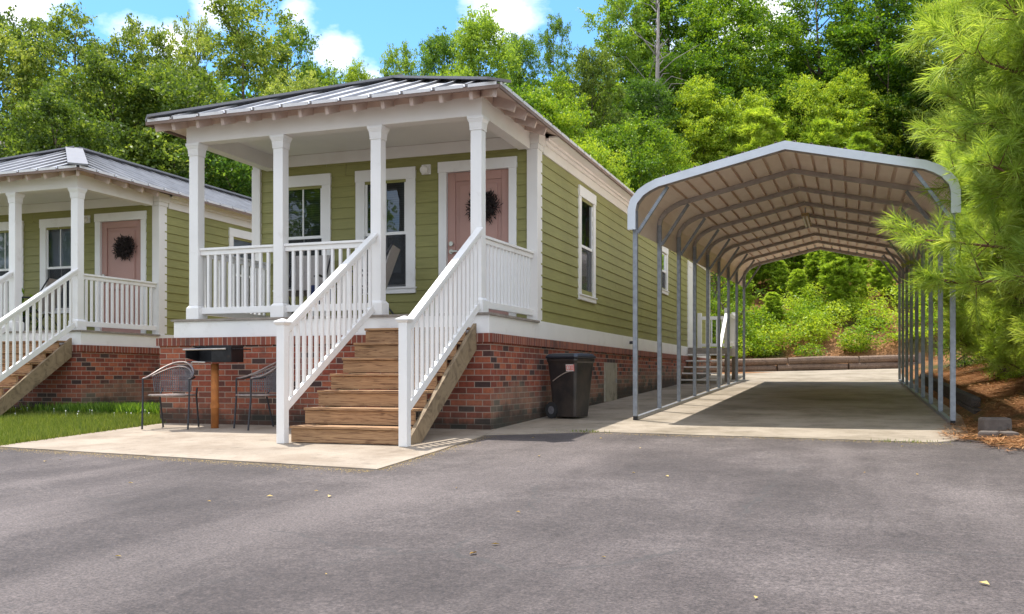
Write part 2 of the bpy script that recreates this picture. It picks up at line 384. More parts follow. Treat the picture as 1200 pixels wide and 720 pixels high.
M['lawn_soil'] = simple('lawn_turf', (.13, .16, .045), .95, var=.35, vs=3, spec=.1)

def leaf_mat(name, dark, mid, light, trans=.42, hue_var=.7, gloss=.025):
    m, nt, b = newmat(name); nt.nodes.remove(b)
    at = N(nt, 'ShaderNodeAttribute'); at.attribute_name = 'tone'
    oi = N(nt, 'ShaderNodeObjectInfo')
    a1 = N(nt, 'ShaderNodeMath', operation='MULTIPLY_ADD'); nt.links.new(oi.outputs['Random'], a1.inputs[0]); a1.inputs[1].default_value = hue_var; a1.inputs[2].default_value = -hue_var/2
    a2 = N(nt, 'ShaderNodeMath', operation='ADD'); nt.links.new(at.outputs['Fac'], a2.inputs[0]); nt.links.new(a1.outputs[0], a2.inputs[1])
    r = ramp(nt, [(.05, dark), (.5, mid), (.95, light)]); nt.links.new(a2.outputs[0], r.inputs['Fac'])
    d = N(nt, 'ShaderNodeBsdfDiffuse'); t = N(nt, 'ShaderNodeBsdfTranslucent'); g = N(nt, 'ShaderNodeBsdfGlossy'); g.inputs['Roughness'].default_value = .45
    nt.links.new(r.outputs['Color'], d.inputs['Color'])
    tcol = mix(nt, 1., r.outputs['Color'], (1.25, 1.15, .55), 'MULTIPLY'); nt.links.new(tcol, t.inputs['Color'])
    m1 = N(nt, 'ShaderNodeMixShader'); m1.inputs[0].default_value = trans; nt.links.new(d.outputs[0], m1.inputs[1]); nt.links.new(t.outputs[0], m1.inputs[2])
    m2 = N(nt, 'ShaderNodeMixShader'); m2.inputs[0].default_value = gloss; nt.links.new(m1.outputs[0], m2.inputs[1]); nt.links.new(g.outputs[0], m2.inputs[2])
    nt.links.new(m2.outputs[0], nt.nodes['Material Output'].inputs['Surface'])
    return m
M['leaf_olive'] = leaf_mat('olive_broadleaf', (.065, .12, .02), (.18, .27, .042), (.42, .49, .13), .5)
M['leaf_dark'] = leaf_mat('deep_green_broadleaf', (.06, .14, .022), (.16, .29, .038), (.33, .47, .065), .52)
M['leaf_bright'] = leaf_mat('bright_green_broadleaf', (.065, .155, .014), (.21, .35, .026), (.45, .57, .06), .5)
M['needle'] = leaf_mat('yellow_green_pine_needles', (.18, .30, .045), (.41, .56, .095), (.66, .76, .25), .5, .2)
M['needle_far'] = leaf_mat('young_pine_needles', (.16, .28, .03), (.36, .52, .055), (.58, .70, .11), .5, .4)
M['grass'] = leaf_mat('lawn_grass', (.09, .125, .022), (.16, .225, .032), (.32, .35, .09), .4, .1)
M['straw'] = leaf_mat('dry_pine_straw', (.16, .065, .025), (.36, .17, .07), (.55, .33, .17), .1, .1)
M['dryleaf'] = leaf_mat('dry_fallen_leaf', (.28, .17, .05), (.50, .36, .12), (.68, .52, .22), .15, .1)
M['clover'] = simple('white_clover_flower', (.8, .8, .74), .8)

# ------------------------------------------------------------------ ground and paving
def axis(lo, hi, a, b, fine, coarse):
    return np.unique(np.round(np.concatenate([np.arange(lo, a, coarse), np.arange(a, b, fine), np.arange(b, hi+.1, coarse)]), 3))
def grid_mesh(name, xs, ys, fz, mat, kind='structure'):
    X, Y = np.meshgrid(xs, ys); Z = fz(X, Y); nx, ny = len(xs), len(ys)
    v = np.stack([X.ravel(), Y.ravel(), Z.ravel()], 1)
    i = np.arange(ny-1)[:, None]*nx + np.arange(nx-1)[None, :]
    f = np.stack([i, i+1, i+1+nx, i+nx], -1).reshape(-1, 4)
    o = fast_mesh(name, v, f, mat); 
    for p in o.data.polygons: p.use_smooth = True
    return tag(o, kind=kind)
def fast_mesh(name, v, f, mat, parent=None, tone=None, link=True):
    me = bpy.data.meshes.new(name); v = np.asarray(v, np.float32); f = np.asarray(f, np.int32); k = f.shape[1]
    me.vertices.add(len(v)); me.vertices.foreach_set('co', v.ravel())
    me.loops.add(f.size); me.loops.foreach_set('vertex_index', f.ravel())
    me.polygons.add(len(f)); me.polygons.foreach_set('loop_start', np.arange(0, f.size, k, dtype=np.int32)); me.polygons.foreach_set('loop_total', np.full(len(f), k, np.int32))
    if tone is not None:
        at = me.attributes.new('tone', 'FLOAT', 'FACE'); at.data.foreach_set('value', np.asarray(tone, np.float32))
    me.update(calc_edges=True); me.validate()
    if mat: me.materials.append(mat)
    if not link: return me
    o = bpy.data.objects.new(name, me); col.objects.link(o)
    if parent: o.parent = parent
    return o
grid_mesh('ground', axis(-170, 170, -14, 9, .3, 4), axis(-60, 230, 8, 36, .3, 4), lambda x, y: hgt(x, y) - .02, M['ground'])
def slab(name, pts, top, mat, thick=.03, ptop=None):
    mb = MB(); n = len(pts)
    t = [(x, y, plane(y) + top + (.033*0)) for x, y in pts]
    mb.poly(t)
    for i in range(n):
        a = t[i]; b = t[(i+1) % n]
        mb.quad(a, b, (b[0], b[1], b[2]-thick), (a[0], a[1], a[2]-thick))
    return tag(mb.build(name, mat), kind='structure')
slab('asphalt', [(-60, -55), (45, -55), (45, 8.6), (6, 8.9), (2.6, 9.35), (1.5, 9.95), (1.1, 10.6), (-2.7, 10.75), (-3.9, 10.3), (-3.9, 8), (-8.2, 8), (-8.3, 7.56), (-14, 7.0), (-60, 5)], .004, M['asphalt'])
slab('patio', [(-8.36, 7.55), (-3.60, 6.90), (-3.68, 8.3), (-3.80, 9.75), (-3.95, 10.60), (-8.66, 10.60)], .016, M['patio'], .04)
slab('driveway', [(-3.95, 9.86), (-3.45, 10.12), (-2.95, 10.44), (-2.6, 10.53), (.75, 10.15), (.95, 10.35), (1.16, 11.2), (1.24, 12.2), (1.36, 14), (1.42, 27), (-4.6, 27), (-4.6, 10.6), (-3.95, 10.6)], .012, M['drive'], .04)
slab_b = MB(); slab_b.poly([(-9, 26.99, plane(27)+.012), (1.42, 26.99, plane(27)+.012), (1.9, 27.0, plane(27)+.012), (2.6, 33.2, .90), (-4.6, 30.62, .735), (-9, 29.2, .68)])
tag(slab_b.build('turning_area', M['drive']), kind='structure')
# expansion joints of the drive
lawn = MB(); lawn.poly([(-8.40, 7.60, plane(7.6)+.006), (-8.74, 10.7, plane(10.7)+.006), (-9.0, 13.6, plane(13.6)+.02), (-24, 13.6, plane(13.6)+.02), (-24, 6.2, plane(6.2)+.006), (-14, 7.05, plane(7.05)+.006)])
tag(lawn.build('lawn', M['lawn_soil']), kind='structure')

def blades(name, P, mat, h0, h1, w, lean=.5, flat=False):
    n = len(P); a = rng.uniform(0, 2*np.pi, n); h = rng.uniform(h0, h1, n)
    side = np.stack([np.cos(a), np.sin(a), np.zeros(n)], 1) * (w*rng.uniform(.6, 1.3, n))[:, None]
    b = rng.uniform(0, 2*np.pi, n)
    if flat: tip = np.stack([-np.sin(a)*h, np.cos(a)*h, rng.uniform(-.03, .15, n)*h], 1)
    else: tip = np.stack([np.cos(b)*h*lean*rng.uniform(0, 1, n), np.sin(b)*h*lean*rng.uniform(0, 1, n), h], 1)
    v = np.empty((n, 3, 3)); v[:, 0] = P - side; v[:, 1] = P + side; v[:, 2] = P + tip
    f = np.arange(n*3).reshape(n, 3)
    return fast_mesh(name, v.reshape(-1, 3), f, mat, tone=np.clip(rng.normal(.5, .22, n), 0, 1))
# lawn grass
n = 120000
x = rng.uniform(-19, -8.3, n); y = rng.uniform(7.0, 12.3, n)
edge = 7.6 + (x + 8.40)*(7.05-7.6)/(-14+8.4)*1.0
right = -8.40 - (y-7.6)*.11
k = (y > edge + .02*rng.normal(size=n)) & (x < right - .03 + .03*rng.normal(size=n)); x, y = x[k], y[k]
cl = np.sin(x*2.1+np.sin(y*3))*np.sin(y*1.7+x) 
P = np.stack([x, y, SLOPE*(y-Y0)], 1)
g = blades('grass', P, M['grass'], .03, .085, .006); tag(g, kind='stuff')
m_ = 60; x = rng.uniform(-15, -9.2, m_); y = 12.1 - np.abs(rng.normal(0, .75, m_))
mb = MB()
for xi, yi in zip(x, y):
    z = plane(yi); r_ = random.uniform(.006, .011); h = random.uniform(.06, .11)
    mb.cyl((xi, yi, z), (xi, yi, z+h), .0015, 4); mb.tube([(xi, yi, z+h-.004), (xi, yi, z+h+r_*.6), (xi, yi, z+h+r_*1.6)], [r_*.6, r_, r_*.3], 6)
tag(mb.build('clover_flowers', M['clover']), kind='stuff')
# dark weeds at the foot of the neighbouring brick wall
n = 7000; x = rng.normal(-10.6, .75, n); y = rng.uniform(11.75, 12.25, n)
tag(blades('weeds', np.stack([x, y, SLOPE*(y-Y0)], 1), M['leaf_dark'], .05, .2, .02, .8), kind='stuff')
# pine straw on the right bank
def straw(name, X, Y, ofs=0.):
    return blades(name, np.stack([X, Y, hgt(X, Y)+ofs+rng.uniform(0, .025, len(X))], 1), M['straw'], .10, .24, .006, flat=True)
n = 42000; x = 1.55 + np.abs(rng.normal(0, 2.6, n)); y = rng.uniform(10.0, 26, n)
k = (y > 11.0) | (x < 7); x, y = x[k], y[k]
s1 = straw('pine_straw', x, y); tag(s1, kind='stuff')
n = 26000; x = rng.uniform(-7, 8, n); y = rng.uniform(33.2, 42, n); tag(straw('pine_straw', x, y), kind='stuff')
n = 2600; x = rng.uniform(.85, 1.6, n); y = rng.uniform(10.3, 13.5, n); k = x > 1.0 + .12*(y-10.3) - .25*rng.uniform(size=n); tag(straw('pine_straw', x[k], y[k], .02), kind='stuff')
n = 2600; x = 1.2 + np.abs(rng.normal(0, 1.3, n)); y = 10.35 - np.abs(rng.normal(0, .35, n)) - .12*(x-1.2); tag(straw('pine_straw', x, y, .02), kind='stuff')
# debris on the asphalt
n = 60; x = rng.uniform(-7, 3.5, n); y = rng.uniform(2.6, 10, n); 
k = (x > -3.4) | (y < 6.8); x, y = x[k], y[k]; n = len(x)
a = rng.uniform(0, 6.28, n); L = rng.uniform(.010, .03, n)
d = np.stack([np.cos(a), np.sin(a), 0*a], 1); e = np.stack([-np.sin(a), np.cos(a), 0*a], 1)
P = np.stack([x, y, SLOPE*(y-Y0)+.012], 1); up = np.zeros((n, 3)); up[:, 2] = L*.35
v = np.stack([P-d*L[:, None], P-e*L[:, None]*.45+up, P+d*L[:, None], P+e*L[:, None]*.45+up*.4], 1).reshape(-1, 3)
tag(fast_mesh('fallen_leaves', v, np.arange(4*n).reshape(n, 4), M['dryleaf'], tone=rng.uniform(0, 1, n)), kind='stuff')

# grit and leaf crumbs gathered along the edges of the slabs
n = 5200; t = rng.uniform(0, 1, n); w_ = np.abs(rng.normal(0, .10, n)); kk = rng.uniform(size=n)
x = np.where(kk < .5, -8.3 + 4.7*t, np.where(kk < .7, -3.6 - .2*t, -2.9 + 3.8*t)); y = np.where(kk < .5, 7.53 - .65*t - w_, np.where(kk < .7, 6.9 + 2.9*t, 10.50 - .37*t - w_)); x = np.where((kk >= .5) & (kk < .7), x + w_*.7, x)
tag(blades('grit', np.stack([x, y, SLOPE*(y-Y0)+.007], 1), M['dryleaf'], .006, .022, .004, flat=True), kind='stuff')
n = 1500; t = rng.uniform(0, 1, n); x = -8.36 - .32*t + rng.normal(0, .03, n); y = 7.55 + 3.0*t
tag(blades('edge_grass', np.stack([x, y, SLOPE*(y-Y0)+.01], 1), M['grass'], .03, .09, .006), kind='stuff')
n = 150; x = np.where(rng.uniform(size=n) < .6, rng.normal(-2.85, .12, n), rng.normal(.5, .16, n)); y = np.where(x < -1, 10.50, 10.16) + rng.normal(0, .03, n)
tag(blades('edge_grass', np.stack([x, y, SLOPE*(y-Y0)+.008], 1), M['grass'], .012, .04, .005), kind='stuff')

# ------------------------------------------------------------------ the cottage
O = (-3.98, 10.48, 0.)
DZ, TZ = 1.391, 1.148                    # deck and skirt-bottom levels
XL, XR = -8.573, -4.04                   # wall planes
YW, YB = 12.43, 29.1
XE0, XE1, YE0, YE1, ZE, PIT = -8.634, -3.799, 10.217, 29.45, 3.964, .405
SU, SD = 0., 0.
def lap(mb, a0, a1, z0, z1, opens, put, step=.156):
    z = z0
    while z < z1 - .01:
        zt = min(z + step, z1); zm = (z + zt)/2
        segs = [(a0, a1)]
        for (o0, o1, p0, p1) in opens:
            if p0 < zm < p1:
                ns = []
                for s0, s1 in segs:
                    if o1 <= s0 or o0 >= s1: ns.append((s0, s1)); continue
                    if o0 > s0: ns.append((s0, o0))
                    if o1 < s1: ns.append((o1, s1))
                segs = ns
        cut = []
        for s0, s1 in segs:
            q = s0 + random.uniform(.6, 3.6)
            while q < s1 - .4:
                cut.append((s0, q-.0025)); s0 = q + .0025; q += 3.6
            cut.append((s0, s1))
        for s0, s1 in cut:
            mb.quad(put(s0, .020, z), put(s1, .020, z), put(s1, .006, zt), put(s0, .006, zt))
            mb.quad(put(s0, .020, z), put(s1, .020, z), put(s1, .002, z), put(s0, .002, z))
        z = zt
def wbox(mb, put, a0, a1, d0, d1, z0, z1):
    mb.hexa([put(a0, d1, z0), put(a1, d1, z0), put(a1, d0, z0), put(a0, d0, z0), put(a0, d1, z1), put(a1, d1, z1), put(a1, d0, z1), put(a0, d0, z1)])
def front(a, d, z): return (a, YW - d, z)
def right(a, d, z): return (XR + d, a, z)

def window(root, put, a0, a1, z0, z1, cw=.145, blind='blind', muntin=True, cw_top=.165, sill=.09):
    fr = MB(O)
    wbox(fr, put, a0, a0+cw, -.02, .038, z0+sill, z1-cw_top); wbox(fr, put, a1-cw, a1, -.02, .038, z0+sill, z1-cw_top)
    wbox(fr, put, a0-.006, a1+.006, -.02, .046, z1-cw_top, z1); wbox(fr, put, a0-.006, a1+.006, -.02, .046, z0, z0+sill*.75); wbox(fr, put, a0-.02, a1+.02, -.02, .064, z0+sill*.75, z0+sill)
    f = fr.build('window', M['white'], root, bevel=.003)
    b0, b1, y0, y1 = a0+cw, a1-cw, z0+sill, z1-cw_top; zm = (y0+y1)/2
    s = MB(O); t = .035
    for (za, zb, d) in ((zm-.015, y1, .012), (y0, zm+.022, -.012)):
        wbox(s, put, b0, b0+t, d-.02, d, za, zb); wbox(s, put, b1-t, b1, d-.02, d, za, zb)
        wbox(s, put, b0+t, b1-t, d-.02, d, zb-t, zb); wbox(s, put, b0+t, b1-t, d-.02, d, za, za+t*1.2)
        if muntin: wbox(s, put, (b0+b1)/2-.009, (b0+b1)/2+.009, d-.016, d-.002, za+t*1.2, zb-t)
    s.build('sash', M['sash'], f)
    g = MB(O); g.quad(put(b0+.004, -.001, zm), put(b1-.004, -.001, zm), put(b1-.004, -.001, y1-.004), put(b0+.004, -.001, y1-.004))
    g.quad(put(b0+.004, -.024, y0+.004), put(b1-.004, -.024, y0+.004), put(b1-.004, -.024, zm), put(b0+.004, -.024, zm)); g.build('pane', M['glass'], f)
    sn = MB(O); sn.quad(put(b0+.012, .002, y0+.012), put(b1-.012, .002, y0+.012), put(b1-.012, .002, zm-.02), put(b0+.012, .002, zm-.02)); sn.build('insect_screen', M['screen'], f)
    bl = MB(O); wbox(bl, put, b0-.05, b1+.05, -.14, -.10, y0-.05, y1+.05); bl.build('blind', M[blind], f)
    return (b0-.01, b1+.01, y0, y1)

def baluster_run(rail, p0, p1, z0a, z0b, z1a, z1b, n, w=.034, proto={}):
    # balusters of one shared mesh when the run is level, else sheared ones
    for i in range(n):
        t = (i + .5 + .0)/n if False else (i+1)/(n+1)
        x = p0[0] + (p1[0]-p0[0])*t; y = p0[1] + (p1[1]-p0[1])*t
        za = z0a + (z0b-z0a)*t; zb = z1a + (z1b-z1a)*t
        key = round(zb-za, 3)
        if key not in proto:
            me = MB().box(-w/2, w/2, -w/2, w/2, 0, zb-za).build('baluster', M['white']); proto[key] = me.data; bpy.data.objects.remove(me)
        o = bpy.data.objects.new('baluster', proto[key]); col.objects.link(o); o.parent = rail
        o.location = (x-O[0], y-O[1], za-O[2])
def railing(root, p0, p1, n):
    mb = MB(O); up = (0, 0, 1)
    mb.bar((p0[0], p0[1], 2.318), (p1[0], p1[1], 2.318), .085, .032); mb.bar((p0[0], p0[1], 2.271), (p1[0], p1[1], 2.271), .045, .062)
    r = mb.build('railing', M['white'], root, bevel=.004)
    MB(O).bar((p0[0], p0[1], 1.505), (p1[0], p1[1], 1.505), .045, .085).build('bottom_rail', M['white'], r, bevel=.004)
    baluster_run(r, p0, p1, 1.547, 1.547, 2.241, 2.241, n)
    return r

def column(root, cx, cy, half=.07, base=True):
    mb = MB(O); h = half
    mb.box(cx-h-.028, cx+h+.028, cy-h-.028, cy+h+.028, DZ+.001, DZ+.15)
    mb.frust(cx, cy, h+.028, DZ+.15, h, DZ+.185)
    mb.box(cx-h, cx+h, cy-h, cy+h, DZ+.185, 3.555)
    mb.box(cx-h-.010, cx+h+.010, cy-h-.010, cy+h+.010, 3.555, 3.575)
    mb.frust(cx, cy, h+.008, 3.575, h+.016, 3.645); mb.frust(cx, cy, h+.016, 3.645, h+.030, 3.685); mb.box(cx-h-.034, cx+h+.034, cy-h-.034, cy+h+.034, 3.685, 3.720)
    return mb.build('column', M['white'], root, bevel=.004)

def build_cottage():
    root = thing('cottage', '', 'house', O)
    # --- brick foundation
    mb = MB(O); mb.box(-8.70, -3.98, 10.48, 29.05, -.35, 1.042); mb.build('brick_base', M['brick'], root)
    mb = MB(O); mb.box(-8.74, -3.955, 10.455, 29.06, 1.042, 1.146); mb.build('brick_ledge', M['soldier'], root)
    mb = MB(O); mb.box(-4.0, -3.955, 15.90, 16.78, .20, .87); hb = mb.build('access_door', M['hatch'], root, bevel=.006)
    MB(O).box(-3.957, -3.94, 16.66, 16.70, .52, .60).build('latch', M['steel'], hb)
    # --- skirt boards and deck
    mb = MB(O); mb.box(-8.49, -4.01, 10.50, 10.53, TZ, 1.362); mb.box(-4.04, -4.01, 10.53, YW-.06, TZ, 1.362); mb.box(-8.49, -8.46, 10.53, YW-.06, TZ, 1.362)
    mb.box(XR-.03, -4.010, YW-.06, YB+.02, TZ, DZ+.002); mb.box(XL-.03, XL+.03, YW-.06, YB, TZ, DZ+.002)
    mb.build('skirt_board', M['white'], root, bevel=.003)
    mb = MB(O)
    for i in range(14):
        y = 10.475 + i*.14
        mb.box(-8.52, -3.985, y, min(y+.133, YW-.06), 1.363, DZ)
    mb.build('deck', M['decking'], root)
    # --- walls with lap siding, cut round the openings
    fo = [(-5.40, -4.42, DZ-.1, 3.52), (-6.67, -6.0, 1.93, 3.46), (-8.04, -7.375, 1.93, 3.46)]
    mb = MB(O)
    lap(mb, XL, XR, DZ, 3.93, fo, front)
    ro = [(14.58, 15.31, 1.96, 3.46), (21.33, 21.95, 2.62, 3.42)]
    lap(mb, YW+.1, YB, DZ, 3.92, ro, right)
    def left(a, d, z): return (XL - d, a, z)
    lap(mb, YW, YB, DZ, 3.92, [], left)
    mb.quad((XL, YB, TZ), (XR, YB, TZ), (XR, YB, 4.0), (XL, YB, 4.0))
    mb.build('wall', M['siding'], root)
    # --- trim: frieze, corner boards
    mb = MB(O)
    mb.box(XL, XR-.08, YW-.035, YW-.001, 3.765, 3.93)
    mb.box(-4.175, -4.022, YW-.055, YW+.16, DZ+.003, 3.73); mb.box(-4.19, -4.006, YW-.07, YW+.175, 3.73, 3.80); mb.box(-4.215, -3.985, YW-.09, YW+.20, 3.80, 3.955)
    mb.box(XR+.002, XR+.03, YW+.20, YB, 3.712, 3.84); mb.box(XR+.002, XR+.06, YW+.20, YB, 3.84, 3.89); mb.box(XR+.002, XR+.10, YW+.20, YB, 3.89, 3.925)
    mb.box(XL-.03, XL-.002, YW+.2, YB, 3.712, 3.9)
    mb.box(XR+.001, XR+.028, YB-.14, YB+.02, DZ, 3.71)
    mb.box(-8.575, -8.43, YW-.055, YW+.09, DZ+.003, 3.765)
    mb.build('wall_trim', M['beam_white'], root, bevel=.003)
    # --- porch beam and ceiling
    mb = MB(O); mb.box(-8.316, -4.116, 10.534, 10.70, 3.722, 4.055); mb.box(-4.282, -4.118, 10.70, YW-.093, 3.724, 4.05); mb.box(-8.314, -8.15, 10.70, YW-.038, 3.724, 4.05)
    mb.build('porch_beam', M['beam_white'], root, bevel=.004)
    mb = MB(O); mb.box(-8.32, -4.112, 10.526, 10.533, 3.945, 4.058); mb.box(-4.115, -4.108, 10.534, YW-.10, 3.945, 4.055); mb.build('eave_blocking', M['soffit'], root)
    mb = MB(O); mb.box(-8.15, -4.282, 10.70, YW-.036, 3.932, 3.955); mb.build('porch_ceiling', M['beam_white'], root)
    for cx in (-8.213, -6.915, -5.520, -4.193): column(root, cx, 10.617)
    # --- windows
    window(root, front, -8.185, -7.231, 1.84, 3.625); window(root, front, -6.814, -5.860, 1.825, 3.625)
    window(root, right, 14.44, 15.45, 1.84, 3.628, cw=.13, muntin=False); window(root, right, 21.2, 22.08, 2.50, 3.60, cw=.13, muntin=False)
    # --- front door
    mb = MB(O)
    wbox(mb, front, -5.496, -5.378, -.05, .038, DZ+.002, 3.505); wbox(mb, front, -4.446, -4.335, -.05, .038, DZ+.002, 3.505); wbox(mb, front, -5.505, -4.326, -.05, .046, 3.505, 3.655)
    wbox(mb, front, -5.378, -4.446, -.05, .05, DZ+.002, DZ+.03)
    fr = mb.build('door_frame', M['white'], root, bevel=.003)
    mb = MB(O); a0, a1 = -5.375, -4.449
    wbox(mb, front, a0, a1, -.06, -.035, DZ+.032, 3.502)
    for (p0, p1, q0, q1) in ((a0, a0+.115, DZ+.032, 3.502), (a1-.115, a1, DZ+.032, 3.502), (a0+.115, a1-.115, 3.38, 3.502), (a0+.115, a1-.115, DZ+.032, DZ+.24), (a0+.115, a1-.115, 2.24, 2.36)):
        wbox(mb, front, p0, p1, -.035, -.012, q0, q1)
    for (q0, q1) in ((2.42, 3.32), (DZ+.30, 2.18)):
        wbox(mb, front, a0+.18, a1-.18, -.0351, -.018, q0, q1)
    d = mb.build('door', M['door'], root, bevel=.006)
    MB(O).cyl((-5.31, YW+.012, 2.50), (-5.31, YW-.03, 2.50), .032, 16).build('deadbolt', M['nickel'], d)
    mb = MB(O); mb.cyl((-5.31, YW+.012, 2.39), (-5.31, YW-.02, 2.39), .033, 16)
    mb.bar((-5.31, YW-.045, 2.39), (-5.20, YW-.045, 2.39), .018, .02); mb.cyl((-5.31, YW-.01, 2.39), (-5.31, YW-.05, 2.39), .012, 8); mb.build('door_handle', M['nickel'], d)
    # --- wall lamp
    mb = MB(O); mb.box(-5.76, -5.62, YW-.035, YW-.012, 3.50, 3.64); lp = mb.build('wall_lamp', M['white'], root, bevel=.006)
    mb = MB(O); mb.tube([(-5.69, YW-.03, 3.565), (-5.69, YW-.07, 3.565), (-5.69, YW-.11, 3.545), (-5.69, YW-.13, 3.54)], [.04, .055, .06, .045], 14); mb.build('lamp_cover', M['lampglass'], lp, smooth=True)
    MB(O).tube([(XR+.025, 18.05, 1.28), (XR+.09, 18.05, 1.28)], .03, 10).build('drain_pipe', M['iron'], root)
    # --- railings
    railing(root, (-8.14, 10.617), (-6.988, 10.617), 9); railing(root, (-6.842, 10.617), (-5.593, 10.617), 10)
    railing(root, (-4.193, 10.69), (-4.105, YW-.057), 14); railing(root, (-8.213, 10.69), (-8.28, YW-.057), 14)
    # --- stair
    ys, yt = 8.58, 10.46; nst = 7; zb = plane(8.5)+.016; rise = (DZ - zb)/8; run = (yt-ys)/7
    for sx, dd in ((-5.40, .07), (-4.17, 0.)):
        mb = MB(O)
        p = [(ys+.05, zb+.003), (ys+.34, zb+.003), (10.452, DZ-.44), (10.452, DZ-.13-dd), (10.40, DZ-.165-dd), (ys+.12, zb+.10-dd*.9)]
        x0, x1 = sx-.022, sx+.022
        k = len(p); b0 = len(mb.v)
        mb.v += [(x0, y, z) for y, z in p] + [(x1, y, z) for y, z in p]
        mb.f.append(tuple(b0+i for i in range(k))); mb.f.append(tuple(b0+k+i for i in reversed(range(k))))
        for i in range(k): mb.f.append((b0+i, b0+(i+1) % k, b0+k+(i+1) % k, b0+k+i))
        mb.build('stair_stringer', M['stringer'], root)
    for i in range(nst):
        y = ys + i*run; z = zb + (i+1)*rise
        MB(O).box(-5.476, -4.194, y-.016, y+run+.004, z-.028, z).build('stair_tread', M['stair_wood'], root, bevel=.005)
        MB(O).box(-5.474, -4.196, y+.012, y+.046, z-rise+.010, z-.032).build('stair_riser', M['stair_wood'], root, bevel=.003)
    for sx in (-5.53, -4.14):
        mb = MB(O)
        p0, p1 = (sx, 8.60), (sx, 10.545)
        up = (0, 0, 1)
        mb.bar((sx, 8.56, 1.145), (sx, 10.545, 2.385), .085, .035); mb.bar((sx, 8.56, 1.098), (sx, 10.545, 2.338), .045, .055)
        r = mb.build('stair_railing', M['white'], root, bevel=.004)
        MB(O).bar((sx, 8.56, .315), (sx, 10.49, 1.475), .045, .085).build('bottom_rail', M['white'], r, bevel=.004)
        baluster_run(r, (sx, 8.56), (sx, 10.545), .36, 1.55, 1.075, 2.305, 15)
        mb = MB(O); mb.box(sx-.046, sx+.046, 8.475, 8.567, zb+.001, 1.165); mb.frust(sx, 8.521, .046, 1.165, .068, 1.19); mb.box(sx-.07, sx+.07, 8.451, 8.591, 1.19, 1.207); mb.frust(sx, 8.521, .066, 1.207, .012, 1.235)
        mb.build('newel_post', M['white'], r, bevel=.003)
    # --- side landing and its stair at the far end
    mb = MB(O); lz = DZ-.03
    mb.box(-4.00, -2.95, 24.9, 26.6, lz-.03, lz); mb.box(-3.0, -2.95, 24.9, 26.6, lz-.2, lz-.031); mb.box(-4.0, -3.0, 24.9, 24.94, lz-.2, lz-.031)
    for px, py in ((-3.02, 24.96), (-3.02, 26.53)): mb.box(px-.05, px+.05, py-.05, py+.05, plane(py)+.0, lz-.2)
    ld = mb.build('side_landing', M['decking'], root)
    for i in range(5):
        z = lz - (i+1)*.16; y = 24.9 - (i+1)*.26
        MB(O).box(-3.98, -3.05, y, y+.27, z-.035, z).build('tread', M['white'] if False else M['beam_white'], ld)
    mb = MB(O); g0 = plane(23.5)
    for px, py, zt in ((-3.02, 23.52, lz-.02), (-3.02, 24.97, lz+1.02), (-3.02, 26.53, lz+1.0), (-3.94, 26.53, lz+1.0)): mb.box(px-.055, px+.055, py-.055, py+.055, (g0 if py < 24 else lz), zt)
    mb.bar((-3.02, 23.55, lz-.10), (-3.02, 24.95, lz+.86), .08, .09)
    for (a, b) in (((-3.02, 25.03), (-3.02, 26.47)), ((-3.88, 26.53), (-3.08, 26.53))):
        mb.bar((a[0], a[1], lz+.86), (b[0], b[1], lz+.86), .08, .09); mb.bar((a[0], a[1], lz+.12), (b[0], b[1], lz+.12), .045, .08)
    lr = mb.build('landing_railing', M['white'], root)
    baluster_run(lr, (-3.02, 25.0), (-3.02, 26.5), lz+.16, lz+.16, lz+.82, lz+.82, 10); baluster_run(lr, (-3.9, 26.53), (-3.05, 26.53), lz+.16, lz+.16, lz+.82, lz+.82, 5)
    mb = MB(O); wbox(mb, right, 24.95, 25.07, .0, .04, lz, 3.50); wbox(mb, right, 25.93, 26.05, .0, .04, lz, 3.50); wbox(mb, right, 24.95, 26.05, .0, .045, 3.50, 3.64); wbox(mb, right, 25.07, 25.93, .021, .03, lz, 3.50)
    mb.build('side_door', M['white'], root)
    # --- roof: hip with standing seams
    W2 = (XE1-XE0)/2; xm = (XE0+XE1)/2; zr = ZE + W2*PIT
    A, B, C_, D = (XE0, YE0, ZE), (XE1, YE0, ZE), (XE1, YE1, ZE), (XE0, YE1, ZE); E, F = (xm, YE0+W2, zr), (xm, YE1-W2, zr)
    def dn(p, t): return (p[0], p[1], p[2]-t)
    mb = MB(O)
    for t in (.0, .028):
        for q in ((A, B, E), (C_, D, F)): mb.poly([dn(p, t) for p in q])
        for q in ((B, C_, F, E), (D, A, E, F)): mb.poly([dn(p, t) for p in q])
    for p, q in ((A, B), (B, C_), (C_, D), (D, A)): mb.quad(p, q, dn(q, .028), dn(p, .028))
    mb.build('roof_sheathing', M['soffit'], root)
    ov = .035; kk = ov*PIT
    def out(p): return (xm + (p[0]-xm)*(1+ov/W2), (YE0 - ov if p[1] < 15 else YE1 + ov), p[2]-kk) if p in (A, B, C_, D) else p
    mb = MB(O)
    A2, B2, C2, D2 = map(out, (A, B, C_, D))
    for lift in (.008,):
        up_ = lambda p: (p[0], p[1], p[2]+lift+.006)
        for q in ((A2, B2, E), (C2, D2, F)): mb.poly([up_(p) for p in q])
        for q in ((B2, C2, F, E), (D2, A2, E, F)): mb.poly([up_(p) for p in q])
    rf = mb.build('roof', M['roof'], root)
    mb = MB(O)                                              # drip edge
    for p, q in ((A2, B2), (B2, C2), (C2, D2), (D2, A2)):
        mb.bar((p[0], p[1], p[2]-.020), (q[0], q[1], q[2]-.020), .024, .042)
    mb.build('drip_edge', M['drip'], rf)
    mb = MB(O); st_ = .41                                   # seams
    n_ = int((B2[0]-A2[0])/st_)
